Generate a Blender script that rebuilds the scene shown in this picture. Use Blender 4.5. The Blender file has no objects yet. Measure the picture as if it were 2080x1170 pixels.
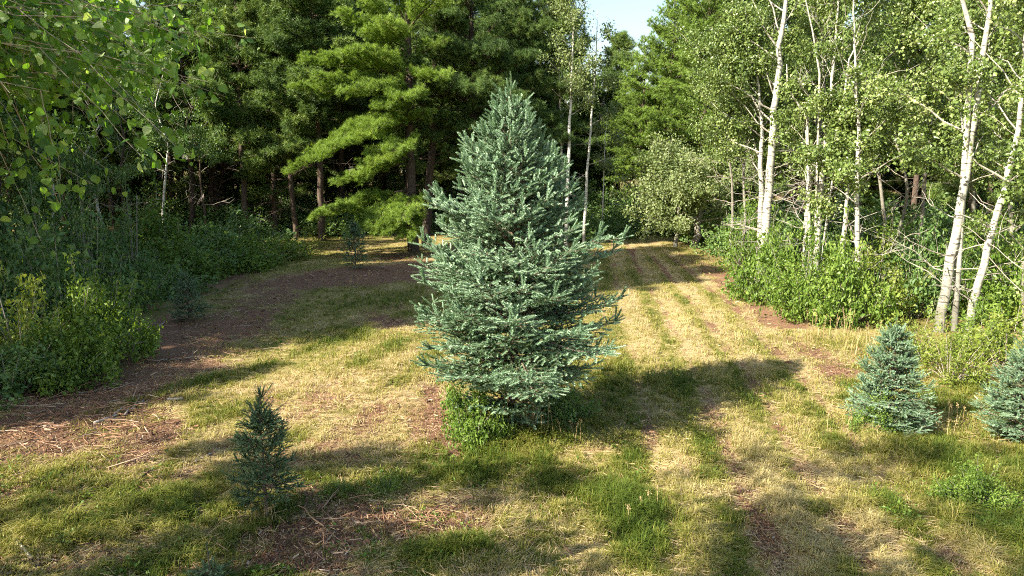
import bpy, math, random
import numpy as np
from mathutils import Vector

# ------------------------------------------------------------------ camera, sky, sun, exposure
SC = bpy.context.scene
COL = SC.collection
H = 4.6                      # camera height (m)
PITCH = math.radians(10.0)
FPX = 1450.0                 # focal length in photo pixels (2080 wide)
cam_d = bpy.data.cameras.new('camera')
cam_d.sensor_width = 36.0
cam_d.lens = 36.0 * FPX / 2080.0
cam_d.clip_start = 0.05
cam_d.clip_end = 1500
cam = bpy.data.objects.new('camera', cam_d)
COL.objects.link(cam)
cam.location = (0, 0, H)
cam.rotation_euler = (math.pi / 2 - PITCH, 0, 0)
SC.camera = cam

SUN_EL = math.radians(36.0)
SUN_AZ = math.radians(32.0)  # shadows run this far beyond straight right
world = bpy.data.worlds.new('World')
SC.world = world
world.use_nodes = True
wn = world.node_tree
bg = wn.nodes['Background']
sky = wn.nodes.new('ShaderNodeTexSky')
sky.sky_type = 'NISHITA'
sky.sun_disc = False
sky.sun_elevation = SUN_EL
sky.sun_rotation = math.atan2(-math.cos(SUN_AZ), -math.sin(SUN_AZ))
sky.air_density = 1.3
sky.dust_density = 1.6
bg.inputs['Strength'].default_value = 0.085
wn.links.new(sky.outputs[0], bg.inputs['Color'])

sun_d = bpy.data.lights.new('sun', 'SUN')
sun_d.energy = 5.0
sun_d.angle = math.radians(0.5)
sun_d.color = (1.0, 0.915, 0.76)
sun = bpy.data.objects.new('sun', sun_d)
COL.objects.link(sun)
LIGHT = Vector((math.cos(SUN_AZ) * math.cos(SUN_EL), math.sin(SUN_AZ) * math.cos(SUN_EL), -math.sin(SUN_EL)))
sun.rotation_euler = LIGHT.to_track_quat('-Z', 'Y').to_euler()
sun.location = (-30, -15, 40)

SC.view_settings.view_transform = 'Standard'
SC.view_settings.look = 'None'
SC.view_settings.exposure = 1.68
SC.view_settings.gamma = 1.0
SC.view_settings.use_curve_mapping = False
SC.render.engine = 'CYCLES'
cy = SC.cycles
cy.max_bounces = 5
cy.diffuse_bounces = 3
cy.glossy_bounces = 1
cy.transmission_bounces = 3
cy.use_adaptive_sampling = True
cy.adaptive_threshold = 0.02
cy.filter_width = 1.05
cy.use_denoising = False
cy.denoiser = 'OPENIMAGEDENOISE'
cy.denoising_input_passes = 'RGB_ALBEDO_NORMAL'
cy.denoising_prefilter = 'ACCURATE'
cy.sample_clamp_indirect = 4.0
cy.caustics_reflective = False
cy.caustics_refractive = False

# ------------------------------------------------------------------ helpers
PI = math.pi
TAU = 2 * PI


def vnoise(x, y, seed=0):
    x = np.asarray(x, float); y = np.asarray(y, float)
    xi = np.floor(x).astype(np.int64); yi = np.floor(y).astype(np.int64)
    fx = x - xi; fy = y - yi
    fx = fx * fx * (3 - 2 * fx); fy = fy * fy * (3 - 2 * fy)

    def h(a, b):
        n = (a * 374761393 + b * 668265263 + seed * 1442695041) & 0xffffffff
        n = ((n ^ (n >> 13)) * 1274126177) & 0xffffffff
        n = (n ^ (n >> 16)) & 0xffff
        return n / 65535.0
    a = h(xi, yi); b = h(xi + 1, yi); c = h(xi, yi + 1); d = h(xi + 1, yi + 1)
    return (a * (1 - fx) + b * fx) * (1 - fy) + (c * (1 - fx) + d * fx) * fy


def fbm(x, y, seed=0, oct=4):
    s = 0; a = 0.5; t = 0
    for k in range(oct):
        s = s + a * vnoise(x * 2 ** k, y * 2 ** k, seed + k * 17); t += a; a *= 0.5
    return s / t


def ground_z(x, y):
    x = np.asarray(x, float); y = np.asarray(y, float)
    z = 0.34 * (fbm(x * 0.16 + 3.1, y * 0.16, 5, 3) - 0.5) + 0.12 * (fbm(x * 0.7, y * 0.7, 9, 3) - 0.5)
    z = z + 0.22 * np.exp(-((x + 2.6) / 2.4) ** 2 - ((y - 15.5) / 3.2) ** 2)
    z = z - 0.10 * np.exp(-((x + 6.0) / 2.0) ** 2 - ((y - 17.0) / 6.0) ** 2)
    w = np.clip((y - 30) / 15, 0, 1)
    return z * (1 - 0.6 * w)


def ray_row(py):
    return PITCH + math.atan((py - 585.0) / FPX)       # angle below the horizon


def at(px, py):
    """photo pixel -> point on the ground"""
    z = 0.0
    for _ in range(6):
        Y = (H - z) / math.tan(ray_row(py))
        X = (px - 1040.0) / FPX * (Y * math.cos(PITCH) + (H - z) * math.sin(PITCH))
        z = float(ground_z(X, Y))
    return np.array([X, Y, z])


def up(px, py, Y):
    """photo pixel -> point at distance Y ahead"""
    z = H - Y * math.tan(ray_row(py))
    X = (px - 1040.0) / FPX * (Y * math.cos(PITCH) + (H - z) * math.sin(PITCH))
    return np.array([X, Y, z])


def stand(px, Y):
    """a point on the ground at distance Y, seen in photo column px"""
    X = (px - 1040.0) / FPX * (Y * math.cos(PITCH) + H * math.sin(PITCH))
    return np.array([X, Y, float(ground_z(X, Y))])


def nrm(v):
    v = np.asarray(v, float)
    return v / np.maximum(np.linalg.norm(v, axis=-1, keepdims=True), 1e-9)


def frames(d, roll):
    d = nrm(d)
    ref = np.where(np.abs(d[:, 2:3]) > 0.92, np.array([[1.0, 0, 0]]), np.array([[0, 0, 1.0]]))
    y = nrm(np.cross(ref, d)); z = np.cross(d, y)
    c = np.cos(roll)[:, None]; s = np.sin(roll)[:, None]
    return np.stack([d, c * y + s * z, -s * y + c * z], axis=2)


class MB:
    """collects geometry and links it as one mesh object"""

    def __init__(self):
        self.v = []; self.f3 = []; self.f4 = []; self.t = []; self.n = 0

    def add(self, v, f3=None, f4=None, t=None):
        v = np.asarray(v, float).reshape(-1, 3)
        self.v.append(v)
        self.t.append(np.full(len(v), 0.5) if t is None else np.broadcast_to(np.asarray(t, float), (len(v),)))
        if f3 is not None and len(f3): self.f3.append(np.asarray(f3, np.int64).reshape(-1, 3) + self.n)
        if f4 is not None and len(f4): self.f4.append(np.asarray(f4, np.int64).reshape(-1, 4) + self.n)
        self.n += len(v)

    def scatter(self, tmpl, pos, R, scale, tint):
        tv, f3, f4 = tmpl
        N = len(pos); V = len(tv)
        if N == 0: return
        v = np.einsum('nij,vj->nvi', R, tv) * np.asarray(scale, float).reshape(-1, 1, 1) + np.asarray(pos)[:, None, :]
        off = (np.arange(N) * V)[:, None, None]
        g3 = (np.asarray(f3, np.int64).reshape(1, -1, 3) + off).reshape(-1, 3) if len(f3) else None
        g4 = (np.asarray(f4, np.int64).reshape(1, -1, 4) + off).reshape(-1, 4) if len(f4) else None
        self.add(v.reshape(-1, 3), g3, g4, np.repeat(np.asarray(tint, float), V))

    def tube(self, p, r, k=5, t=0.5, cap=False):
        p = np.asarray(p, float); n = len(p)
        r = np.broadcast_to(np.asarray(r, float), (n,))
        tg = nrm(np.gradient(p, axis=0))
        m = nrm(tg.mean(0))
        ref = np.array([1.0, 0, 0]) if abs(m[2]) > 0.7 else np.array([0, 0, 1.0])
        a = nrm(np.cross(np.broadcast_to(ref, tg.shape), tg)); b = np.cross(tg, a)
        th = np.arange(k) * TAU / k
        ring = a[:, None, :] * np.cos(th)[None, :, None] + b[:, None, :] * np.sin(th)[None, :, None]
        v = (p[:, None, :] + ring * r[:, None, None]).reshape(-1, 3)
        i = np.arange(n - 1)[:, None] * k; j = np.arange(k)[None, :]; j2 = (j + 1) % k
        f = np.stack([i + j, i + j2, i + k + j2, i + k + j], axis=2).reshape(-1, 4)
        f3 = None
        if cap:
            v = np.vstack([v, p[0], p[-1]])
            jj = np.arange(k); e = (n - 1) * k
            f3 = np.vstack([np.stack([np.full(k, n * k), (jj + 1) % k, jj], 1),
                            np.stack([np.full(k, n * k + 1), e + jj, e + (jj + 1) % k], 1)])
        self.add(v, f3, f, t)

    def mesh(self, name, mat, smooth=False):
        me = bpy.data.meshes.new(name)
        v = np.vstack(self.v).astype(np.float32)
        f3 = np.vstack(self.f3) if self.f3 else np.zeros((0, 3), np.int64)
        f4 = np.vstack(self.f4) if self.f4 else np.zeros((0, 4), np.int64)
        me.vertices.add(len(v)); me.vertices.foreach_set('co', v.ravel())
        nl = f3.size + f4.size
        me.loops.add(nl)
        me.loops.foreach_set('vertex_index', np.concatenate([f3.ravel(), f4.ravel()]).astype(np.int32))
        me.polygons.add(len(f3) + len(f4))
        st = np.concatenate([np.arange(len(f3)) * 3, f3.size + np.arange(len(f4)) * 4]).astype(np.int32)
        me.polygons.foreach_set('loop_start', st)
        me.polygons.foreach_set('use_smooth', np.full(len(st), smooth, bool))
        at_ = me.attributes.new('tint', 'FLOAT', 'POINT')
        at_.data.foreach_set('value', np.concatenate(self.t).astype(np.float32))
        me.materials.append(mat)
        me.update(calc_edges=True)
        return me

    def build(self, name, mat, parent=None, smooth=False):
        o = bpy.data.objects.new(name, self.mesh(name, mat, smooth))
        COL.objects.link(o)
        if parent is not None: o.parent = parent
        return o


def tag(o, label=None, cat=None, group=None, kind=None):
    if label: o['label'] = label
    if cat: o['category'] = cat
    if group: o['group'] = group
    if kind: o['kind'] = kind
    return o


def empty(name, loc, rz=0.0, scale=1.0):
    o = bpy.data.objects.new(name, None)
    COL.objects.link(o)
    o.location = tuple(loc); o.rotation_euler = (0, 0, rz); o.scale = (scale,) * 3
    o.empty_display_size = 0.2
    return o


def copy_tree(src, loc, rz, s, label, group=None):
    c = src.copy(); COL.objects.link(c)
    c.location = tuple(loc); c.rotation_euler = (0, 0, rz)
    c.scale = tuple(s) if isinstance(s, (tuple, list)) else (s, s, s)
    c['label'] = label
    if group: c['group'] = group
    for ch in src.children:
        d = ch.copy(); COL.objects.link(d); d.parent = c
    return c


# ------------------------------------------------------------------ materials
def new_mat(name):
    m = bpy.data.materials.new(name); m.use_nodes = True
    nt = m.node_tree; nt.nodes.clear()
    return m, nt, nt.nodes.new, nt.links.new


def ramp_node(N, stops):
    r = N('ShaderNodeValToRGB')
    el = r.color_ramp.elements
    while len(el) < len(stops): el.new(0.5)
    for e, (p, c) in zip(el, stops):
        e.position = p; e.color = (*c, 1)
    return r


def leaf_mat(name, stops, trans=0.3, rough=0.5, spec=0.3, vary=0.12, tcol=(1.3, 1.25, 0.5)):
    m, nt, N, L = new_mat(name)
    a = N('ShaderNodeAttribute'); a.attribute_name = 'tint'
    oi = N('ShaderNodeObjectInfo')
    ma = N('ShaderNodeMath'); ma.operation = 'MULTIPLY_ADD'
    ma.inputs[1].default_value = 2 * vary; ma.inputs[2].default_value = -vary
    L(oi.outputs['Random'], ma.inputs[0])
    ad = N('ShaderNodeMath'); ad.operation = 'ADD'
    L(a.outputs['Fac'], ad.inputs[0]); L(ma.outputs[0], ad.inputs[1])
    r = ramp_node(N, stops); L(ad.outputs[0], r.inputs[0])
    b = N('ShaderNodeBsdfPrincipled')
    b.inputs['Roughness'].default_value = rough
    b.inputs['Specular IOR Level'].default_value = spec
    L(r.outputs[0], b.inputs['Base Color'])
    out = N('ShaderNodeOutputMaterial')
    if trans > 0:
        t = N('ShaderNodeBsdfTranslucent')
        mu = N('ShaderNodeMix'); mu.data_type = 'RGBA'; mu.blend_type = 'MULTIPLY'
        mu.inputs[0].default_value = 1.0
        mu.inputs[7].default_value = (*tcol, 1)
        L(r.outputs[0], mu.inputs[6]); L(mu.outputs[2], t.inputs['Color'])
        x = N('ShaderNodeMixShader'); x.inputs[0].default_value = trans
        L(b.outputs[0], x.inputs[1]); L(t.outputs[0], x.inputs[2]); L(x.outputs[0], out.inputs[0])
    else:
        L(b.outputs[0], out.inputs[0])
    return m


def bark_mat(name, cols, scale=(6, 6, 2), nscale=4.0, spots=None, bump=0.3):
    m, nt, N, L = new_mat(name)
    tc = N('ShaderNodeTexCoord')
    mp = N('ShaderNodeMapping'); mp.inputs['Scale'].default_value = scale
    L(tc.outputs['Object'], mp.inputs[0])
    n = N('ShaderNodeTexNoise'); n.inputs['Scale'].default_value = nscale; n.inputs['Detail'].default_value = 6
    n.inputs['Roughness'].default_value = 0.65
    L(mp.outputs[0], n.inputs['Vector'])
    r = ramp_node(N, cols); L(n.outputs['Fac'], r.inputs[0])
    b = N('ShaderNodeBsdfPrincipled'); b.inputs['Roughness'].default_value = 0.85
    b.inputs['Specular IOR Level'].default_value = 0.15
    src = r.outputs[0]
    if spots:
        mp2 = N('ShaderNodeMapping'); mp2.inputs['Scale'].default_value = (1.6, 1.6, 7)
        L(tc.outputs['Object'], mp2.inputs[0])
        n2 = N('ShaderNodeTexNoise'); n2.inputs['Scale'].default_value = 2.6; n2.inputs['Detail'].default_value = 4
        L(mp2.outputs[0], n2.inputs['Vector'])
        r2 = ramp_node(N, [(0.0, (0, 0, 0)), (0.56, (0, 0, 0)), (0.66, (1, 1, 1)), (1.0, (1, 1, 1))])
        L(n2.outputs['Fac'], r2.inputs[0])
        mx = N('ShaderNodeMix'); mx.data_type = 'RGBA'
        mx.inputs[7].default_value = (*spots, 1)
        L(r2.outputs[0], mx.inputs[0]); L(src, mx.inputs[6]); src = mx.outputs[2]
    if spots:                                   # rough grey-black bark low on the stem
        sx = N('ShaderNodeSeparateXYZ'); L(tc.outputs['Object'], sx.inputs[0])
        mr = N('ShaderNodeMapRange'); mr.inputs[1].default_value = 0.0; mr.inputs[2].default_value = 2.2; mr.inputs[3].default_value = .62; mr.inputs[4].default_value = 0.12
        L(sx.outputs['Z'], mr.inputs[0])
        n3 = N('ShaderNodeTexNoise'); n3.inputs['Scale'].default_value = 1.7; n3.inputs['Detail'].default_value = 7; n3.inputs['Roughness'].default_value = .7
        L(tc.outputs['Object'], n3.inputs['Vector'])
        sb = N('ShaderNodeMath'); sb.operation = 'ADD'; L(mr.outputs[0], sb.inputs[0]); L(n3.outputs['Fac'], sb.inputs[1])
        r3 = ramp_node(N, [(0.0, (0, 0, 0)), (0.70, (0, 0, 0)), (0.98, (.8, .8, .8)), (1.0, (.85, .85, .85))]); L(sb.outputs[0], r3.inputs[0])
        m3 = N('ShaderNodeMix'); m3.data_type = 'RGBA'; m3.inputs[7].default_value = (.13, .125, .10, 1)
        L(r3.outputs[0], m3.inputs[0]); L(src, m3.inputs[6]); src = m3.outputs[2]
    L(src, b.inputs['Base Color'])
    bp = N('ShaderNodeBump'); bp.inputs['Strength'].default_value = bump; bp.inputs['Distance'].default_value = 0.03
    L(n.outputs['Fac'], bp.inputs['Height']); L(bp.outputs[0], b.inputs['Normal'])
    out = N('ShaderNodeOutputMaterial'); L(b.outputs[0], out.inputs[0])
    return m


M = {}
M['blue_needles'] = leaf_mat('blue_spruce_needles', [(0.0, (0.095, 0.135, 0.045)), (0.35, (0.14, 0.23, 0.115)), (0.7, (0.23, 0.355, 0.215)), (1.0, (0.42, 0.56, 0.39))], 0.12, 0.55, 0.3, 0.05, (1.1, 1.1, 0.8))
M['dark_needles'] = leaf_mat('dark_spruce_needles', [(0.0, (0.07, 0.125, 0.05)), (0.5, (0.12, 0.20, 0.10)), (1.0, (0.23, 0.32, 0.19))], 0.12, 0.55, 0.25, 0.05, (1.1, 1.1, 0.7))
M['white_pine'] = leaf_mat('white_pine_needles', [(0.0, (0.085, 0.135, 0.025)), (0.5, (0.155, 0.25, 0.04)), (1.0, (0.25, 0.35, 0.075))], 0.25, 0.5, 0.25, 0.08)
M['sunny_pine'] = leaf_mat('sunlit_pine_needles', [(0.0, (0.11, 0.17, 0.03)), (0.5, (0.20, 0.31, 0.05)), (1.0, (0.31, 0.42, 0.09))], 0.28, 0.5, 0.25, 0.0)  # white pine needles again, sunlight on the boughs painted in as a brighter tone
M['red_pine'] = leaf_mat('red_pine_needles', [(0.0, (0.05, 0.095, 0.03)), (0.5, (0.11, 0.18, 0.047)), (1.0, (0.25, 0.33, 0.09))], 0.28, 0.5, 0.25, 0.12)
M['aspen_leaf'] = leaf_mat('aspen_leaves', [(0.0, (0.07, 0.11, 0.025)), (0.5, (0.13, 0.195, 0.045)), (0.85, (0.23, 0.30, 0.085)), (1.0, (0.40, 0.45, 0.20))], 0.25, 0.40, 0.5, 0.08)
M['near_leaf'] = leaf_mat('heart_shaped_leaves', [(0.0, (0.05, 0.115, 0.02)), (0.5, (0.10, 0.195, 0.035)), (0.85, (0.17, 0.27, 0.08)), (1.0, (0.36, 0.44, 0.25))], 0.5, 0.42, 0.4, 0.0, (1.6, 1.7, 0.4))
M['birch_leaf'] = leaf_mat('pale_birch_leaves', [(0.0, (0.12, 0.17, 0.06)), (0.5, (0.20, 0.26, 0.10)), (1.0, (0.34, 0.38, 0.20))], 0.35, 0.5, 0.3, 0.05)
M['shrub_leaf'] = leaf_mat('shrub_leaves', [(0.0, (0.07, 0.13, 0.02)), (0.5, (0.13, 0.22, 0.035)), (1.0, (0.24, 0.33, 0.065))], 0.35, 0.45, 0.35, 0.1)
M['dusk_leaf'] = leaf_mat('blue_green_leaves', [(0.0, (0.065, 0.125, 0.035)), (0.5, (0.12, 0.21, 0.06)), (1.0, (0.22, 0.32, 0.10))], 0.3, 0.45, 0.35, 0.1)
M['sunny_leaf'] = leaf_mat('yellow_green_leaves', [(0.0, (0.10, 0.15, 0.02)), (0.5, (0.18, 0.24, 0.035)), (1.0, (0.30, 0.33, 0.09))], 0.35, 0.45, 0.35, 0.06)
M['grass'] = leaf_mat('grass_blades', [(0.0, (0.085, 0.13, 0.018)), (0.3, (0.165, 0.19, 0.03)), (0.55, (0.28, 0.27, 0.062)), (0.8, (0.375, 0.33, 0.108)), (1.0, (0.49, 0.41, 0.20))], 0.3, 0.6, 0.2, 0.0, (1.2, 1.2, 0.6))
M['weed'] = leaf_mat('weed_leaves', [(0.0, (0.06, 0.13, 0.02)), (0.5, (0.11, 0.20, 0.03)), (1.0, (0.20, 0.29, 0.06))], 0.35, 0.5, 0.3, 0.1)
M['straw'] = leaf_mat('dry_straw', [(0.0, (0.30, 0.22, 0.10)), (1.0, (0.55, 0.43, 0.24))], 0.15, 0.7, 0.15, 0.0)
M['litter'] = leaf_mat('red_brown_litter', [(0.0, (0.07, 0.042, 0.03)), (0.4, (0.19, 0.10, 0.06)), (0.75, (0.32, 0.19, 0.115)), (1.0, (0.46, 0.36, 0.26))], 0.0, 0.8, 0.15, 0.0)
M['aspen_bark'] = bark_mat('aspen_bark', [(0.28, (0.24, 0.23, 0.18)), (0.5, (0.42, 0.405, 0.34)), (0.72, (0.56, 0.54, 0.47))], (3, 3, 9), 2.0, (0.07, 0.06, 0.05), 0.2)
M['birch_bark'] = bark_mat('birch_bark', [(0.3, (0.5, 0.47, 0.40)), (0.6, (0.72, 0.69, 0.62))], (3, 3, 9), 2.0, (0.10, 0.08, 0.07), 0.2)
M['pine_bark'] = bark_mat('pine_bark', [(0.3, (0.045, 0.033, 0.026)), (0.55, (0.11, 0.08, 0.062)), (0.75, (0.18, 0.13, 0.10))], (5, 5, 1.6), 3.0, None, 0.6)
M['twig'] = bark_mat('grey_twigs', [(0.3, (0.20, 0.17, 0.14)), (0.7, (0.38, 0.33, 0.28))], (6, 6, 6), 4.0, None, 0.2)
M['pale_twig'] = bark_mat('pale_aspen_branches', [(0.3, (0.22, 0.20, 0.165)), (0.7, (0.44, 0.41, 0.35))], (6, 6, 6), 4.0, (0.12, 0.1, 0.08), 0.2)
M['spruce_bark'] = bark_mat('spruce_bark', [(0.3, (0.10, 0.075, 0.055)), (0.7, (0.22, 0.17, 0.13))], (6, 6, 4), 4.0, None, 0.4)
M['grey_bark'] = bark_mat('grey_aspen_bark', [(0.3, (0.13, 0.12, 0.10)), (0.7, (0.30, 0.28, 0.23))], (4, 4, 3), 3.0, None, 0.4)
M['dead_wood'] = bark_mat('weathered_wood', [(0.3, (0.26, 0.22, 0.18)), (0.7, (0.55, 0.49, 0.42))], (8, 8, 8), 3.0, None, 0.3)


# ------------------------------------------------------------------ ground: what grows where
def poly_d(x, y, pts):
    d = np.full(np.shape(x), 1e9)
    for a, b in zip(pts[:-1], pts[1:]):
        ax, ay = a[0], a[1]; bx, by = b[0] - ax, b[1] - ay
        t = np.clip(((x - ax) * bx + (y - ay) * by) / (bx * bx + by * by + 1e-9), 0, 1)
        d = np.minimum(d, np.hypot(x - ax - t * bx, y - ay - t * by))
    return d


# (column, row, half-width, half-depth, green, litter, height) measured on the photograph, laid out in metres
SPOTS = [
    (200, 1080, 1.6, 0.9, .55, -.2, .5), (420, 1010, 1.0, 0.7, .5, -.1, .3), (130, 980, 1.1, 0.8, .35, 0, .3), (300, 1150, 1.2, .5, .3, 0, .2),
    (40, 900, 1.4, .7, -.3, .75, -.5), (250, 880, 1.4, .5, -.1, .45, -.2), (310, 900, .35, .7, -.2, .6, -.3), (80, 810, 2.0, .9, -.2, .65, -.4), (300, 740, 1.8, 1.0, -.3, .6, -.5), (420, 660, 2, 1.5, -.1, .3, -.3),
    (240, 820, .8, .4, .5, -.3, .2), (130, 885, .35, .25, .5, -.5, .2), (180, 870, .9, .3, .3, -.2, .1),
    (640, 830, 1.3, 1.3, -.45, .2, -.3), (720, 900, 1.3, .9, -.45, .22, -.2), (600, 780, 1.5, 1, -.4, .2, 0), (800, 840, 1.0, 1.2, -.45, .38, -.4), (890, 860, .35, 1.2, -.2, .5, -.3),
    (720, 1060, 1.2, .5, -.25, .55, -.5), (850, 1040, 1.1, .4, -.25, .42, -.4), (640, 1130, .8, .5, -.2, .5, -.4), (560, 1080, .7, .35, .1, .3, 0), (720, 1150, .9, .4, -.1, .6, -.4),
    (880, 1130, 1.0, .45, .55, -.4, .5), (980, 1120, .8, .3, .2, 0, .2),
    (860, 960, 1.0, .6, .35, -.1, .2), (960, 920, .9, .8, .5, -.3, .6), (1100, 880, .9, .8, .35, -.3, .6), (700, 1000, .5, .3, .3, 0, .2),
    (780, 655, 1.0, .8, -.3, .8, -.4), (750, 560, 3.2, 1.8, -.3, .75, -.4), (640, 570, 2.6, 1.6, -.1, .4, -.2), (850, 520, 2, 2, -.2, .4, -.2),
    (520, 620, 2.5, 3.2, .35, -.1, .0), (600, 690, 2.6, 1.6, .15, -.2, .3), (760, 610, 1.8, 1.3, .25, -.1, .35), (470, 770, 1.4, .8, .2, 0, .2), (700, 700, 2, 1.0, .1, -.1, .2),
    (1260, 760, 1.6, 1.3, .45, -.2, .3), (1420, 790, 1.6, 1.3, .35, -.1, .2), (1550, 770, 1.2, .8, .25, 0, .1), (1240, 820, 1.2, .8, .35, -.1, .3),
    (1340, 1070, .8, .8, .55, -.3, .6), (1240, 1030, .8, .5, .35, -.2, .4), (1300, 1150, .7, .3, .35, -.2, .4), (1470, 1120, .8, .4, .25, 0, .1),
    (1980, 960, 1.6, 1.6, .4, -.3, .5), (1880, 1060, 1.3, .7, .25, -.2, .3), (2060, 1090, .8, .5, .4, -.3, .5), (1690, 1060, 1.2, .7, .15, .1, .0), (1960, 820, 1.3, 1.0, .4, -.3, .6),
    (1520, 590, 1.0, 2.0, -.3, .75, -.4), (1570, 650, .8, 1.3, -.3, .75, -.4), (1650, 720, .7, 1.2, -.2, .5, -.3), (1720, 760, .6, .5, -.2, .5, -.2), (1480, 560, 1.2, 2.0, -.2, .4, -.2),
    (1690, 690, .9, 1.4, -.05, -.4, 1.0), (1840, 930, 1.0, .8, .05, -.3, .7), (1640, 900, 1, 1, .1, 0, 0), (1700, 960, 1.0, .6, -.4, .15, -.2), (1560, 1010, 1, .5, -.35, .15, -.2), (1640, 1120, 1.1, .4, -.35, .25, -.2),
    (1290, 500, 4, 5, -.1, -.1, 0), (1400, 530, 3.0, 3.5, .2, .15, 0), (1230, 560, 2.0, 3.0, .3, 0, 0), (1210, 900, .4, .25, -.4, .4, -.3), (1370, 940, .3, .2, -.4, .5, -.3),
    (520, 560, 3, 2, .2, .1, 0), (1080, 960, 1.2, .6, .2, -.2, .3), (1150, 1000, 1.0, .6, .1, -.2, .2), (1450, 680, 2.2, 4, -.15, -.1, 0), (1250, 640, 1.5, 3, -.1, -.2, 0),
]
SPOTS += [(70, 1140, .9, .4, -.3, .4, -.4), (360, 960, .9, .5, -.2, .42, -.3), (520, 1150, .8, .35, -.3, .45, -.4), (260, 1110, .5, .3, -.2, .45, -.4), (480, 930, .8, .5, -.4, .15, -.2), (20, 1010, .8, .5, -.2, .35, -.3),
          (1120, 1110, .7, .35, -.3, .3, -.3), (1010, 1020, .7, .3, -.3, .2, -.3), (1580, 1090, .7, .35, -.3, .3, -.3), (1290, 960, .7, .5, -.3, 0, -.1), (1800, 1120, .6, .3, -.3, .2, -.3), (1400, 1000, .5, .4, -.3, .1, -.1)]
SPOTS = [(at(a, b), c, d, e, f, g) for a, b, c, d, e, f, g in SPOTS]
_rows = [495, 560, 640, 740, 860, 1010, 1165]
_l = [1232, 1222, 1232, 1246, 1255, 1270, 1290]
_r = [1350, 1455, 1570, 1690, 1810, 1960, 2120]
LINES = [  # wheel ruts, mown swathes: (points, half width, green, litter, height)
    ([(a + (b - a) * u, r_) for a, b, r_ in zip(_l, _r, _rows)], hw, dg, dl, dh) for u, hw, dg, dl, dh in [
        (.02, .22, .25, -.2, .1), (.11, .13, -.2, .30, -.4), (.19, .24, -.40, -.3, .3), (.28, .20, .38, -.2, .1), (.36, .15, -.2, .45, -.5), (.44, .26, -.50, -.3, .35), (.52, .20, .30, -.2, .1),
        (.58, .15, -.2, .48, -.5), (.66, .26, -.50, -.3, .35), (.74, .22, .35, -.2, .1), (.81, .14, -.2, .35, -.4), (.88, .22, -.35, -.2, .3), (.96, .24, .15, .15, .0)]]
LINES += [([(330 + k * 34, 800 + k * 34), (540 + k * 34, 742 + k * 25), (700 + k * 28, 690 + k * 20), (815 + k * 18, 640 + k * 20)], .26, dg, dl, .3) for k, dg, dl in
          [(0, .3, -.2), (1, -.4, -.2), (2, .25, -.2), (3, -.4, -.1), (4, .2, -.1), (5, -.3, .1)]]
LINES += [  # bare band along the left bushes
    ([(-80, 900), (150, 822), (330, 742), (450, 660), (560, 590), (700, 555), (820, 545)], 1.5, -.28, .68, -.3),
    ([(880, 790), (900, 870), (935, 945)], .12, -.3, .8, -.5),
    ([(350, 860), (310, 900), (260, 945)], .14, -.3, .8, -.5),
    ([(620, 1010), (700, 1050), (600, 1075), (560, 1090)], .18, -.2, .5, -.3),
    ([(1250, 540), (1290, 510), (1330, 490)], .4, -.1, .3, -.2),
]
LINES = [([at(*q) for q in p], a, b, c, d) for p, a, b, c, d in LINES]


def zones(x, y):
    x = np.asarray(x, float); y = np.asarray(y, float)
    wx = x + 0.9 * (fbm(x * .8, y * .8, 31, 3) - .5); wy = y + 1.3 * (fbm(x * .7, y * .7, 47, 3) - .5)
    far = np.clip((y - 14) / 16, 0, 1)
    g = 0.38 + 0.6 * (fbm(x * .55, y * .45, 3, 4) - .5) + 0.95 * (fbm(x * 2.1, y * 1.5, 13, 3) - .5)
    l = 0.14 + 0.85 * (fbm(x * .5 + 7, y * .4, 23, 4) - .5) + .7 * (fbm(x * 1.9, y * 1.5, 29, 3) - .52)
    h = 0.45 + 0.8 * (fbm(x * .8, y * .7, 61, 3) - .5)
    for c, rx, ry, dg, dl, dh in SPOTS:
        w = np.exp(-(((wx - c[0]) / rx) ** 2 + ((wy - c[1]) / ry) ** 2) * 1.1)
        g = g + w * dg * (.62 if dg > 0 else .9); l = l + w * dl; h = h + w * dh
    sx = x + 0.15 * (fbm(x * 1.5, y * .7, 71, 2) - .5)
    for p, hw, dg, dl, dh in LINES:
        w = np.exp(-(poly_d(sx, y, p) / (hw * 1.15)) ** 2) * (0.38 + 1.2 * fbm(x * 1.3, y * 1.3, 83, 3))
        g = g + w * dg * (.7 if dg > 0 else 1); l = l + w * dl; h = h + w * dh
    # forest floor under the trees
    ff = np.clip((y - 44) / 4, 0, 1)
    ff = np.maximum(ff, np.clip((x - (6.2 + 0.12 * (y - 20)) - 2.2) / 2, 0, 1) * np.clip((y - 18) / 4, 0, 1))
    ff = np.maximum(ff, np.clip((-9.6 - 0.12 * (y - 15) * 0 - x) / 2, 0, 1))
    l = l + 0.25 * ff; g = g + .5 * ff; h = h + 0.3 * ff
    g = .43 + .66 * (g - .44)
    return np.clip(g, 0, 1), np.clip(l, 0, 1), np.clip(h, 0.05, 1.4)


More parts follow.
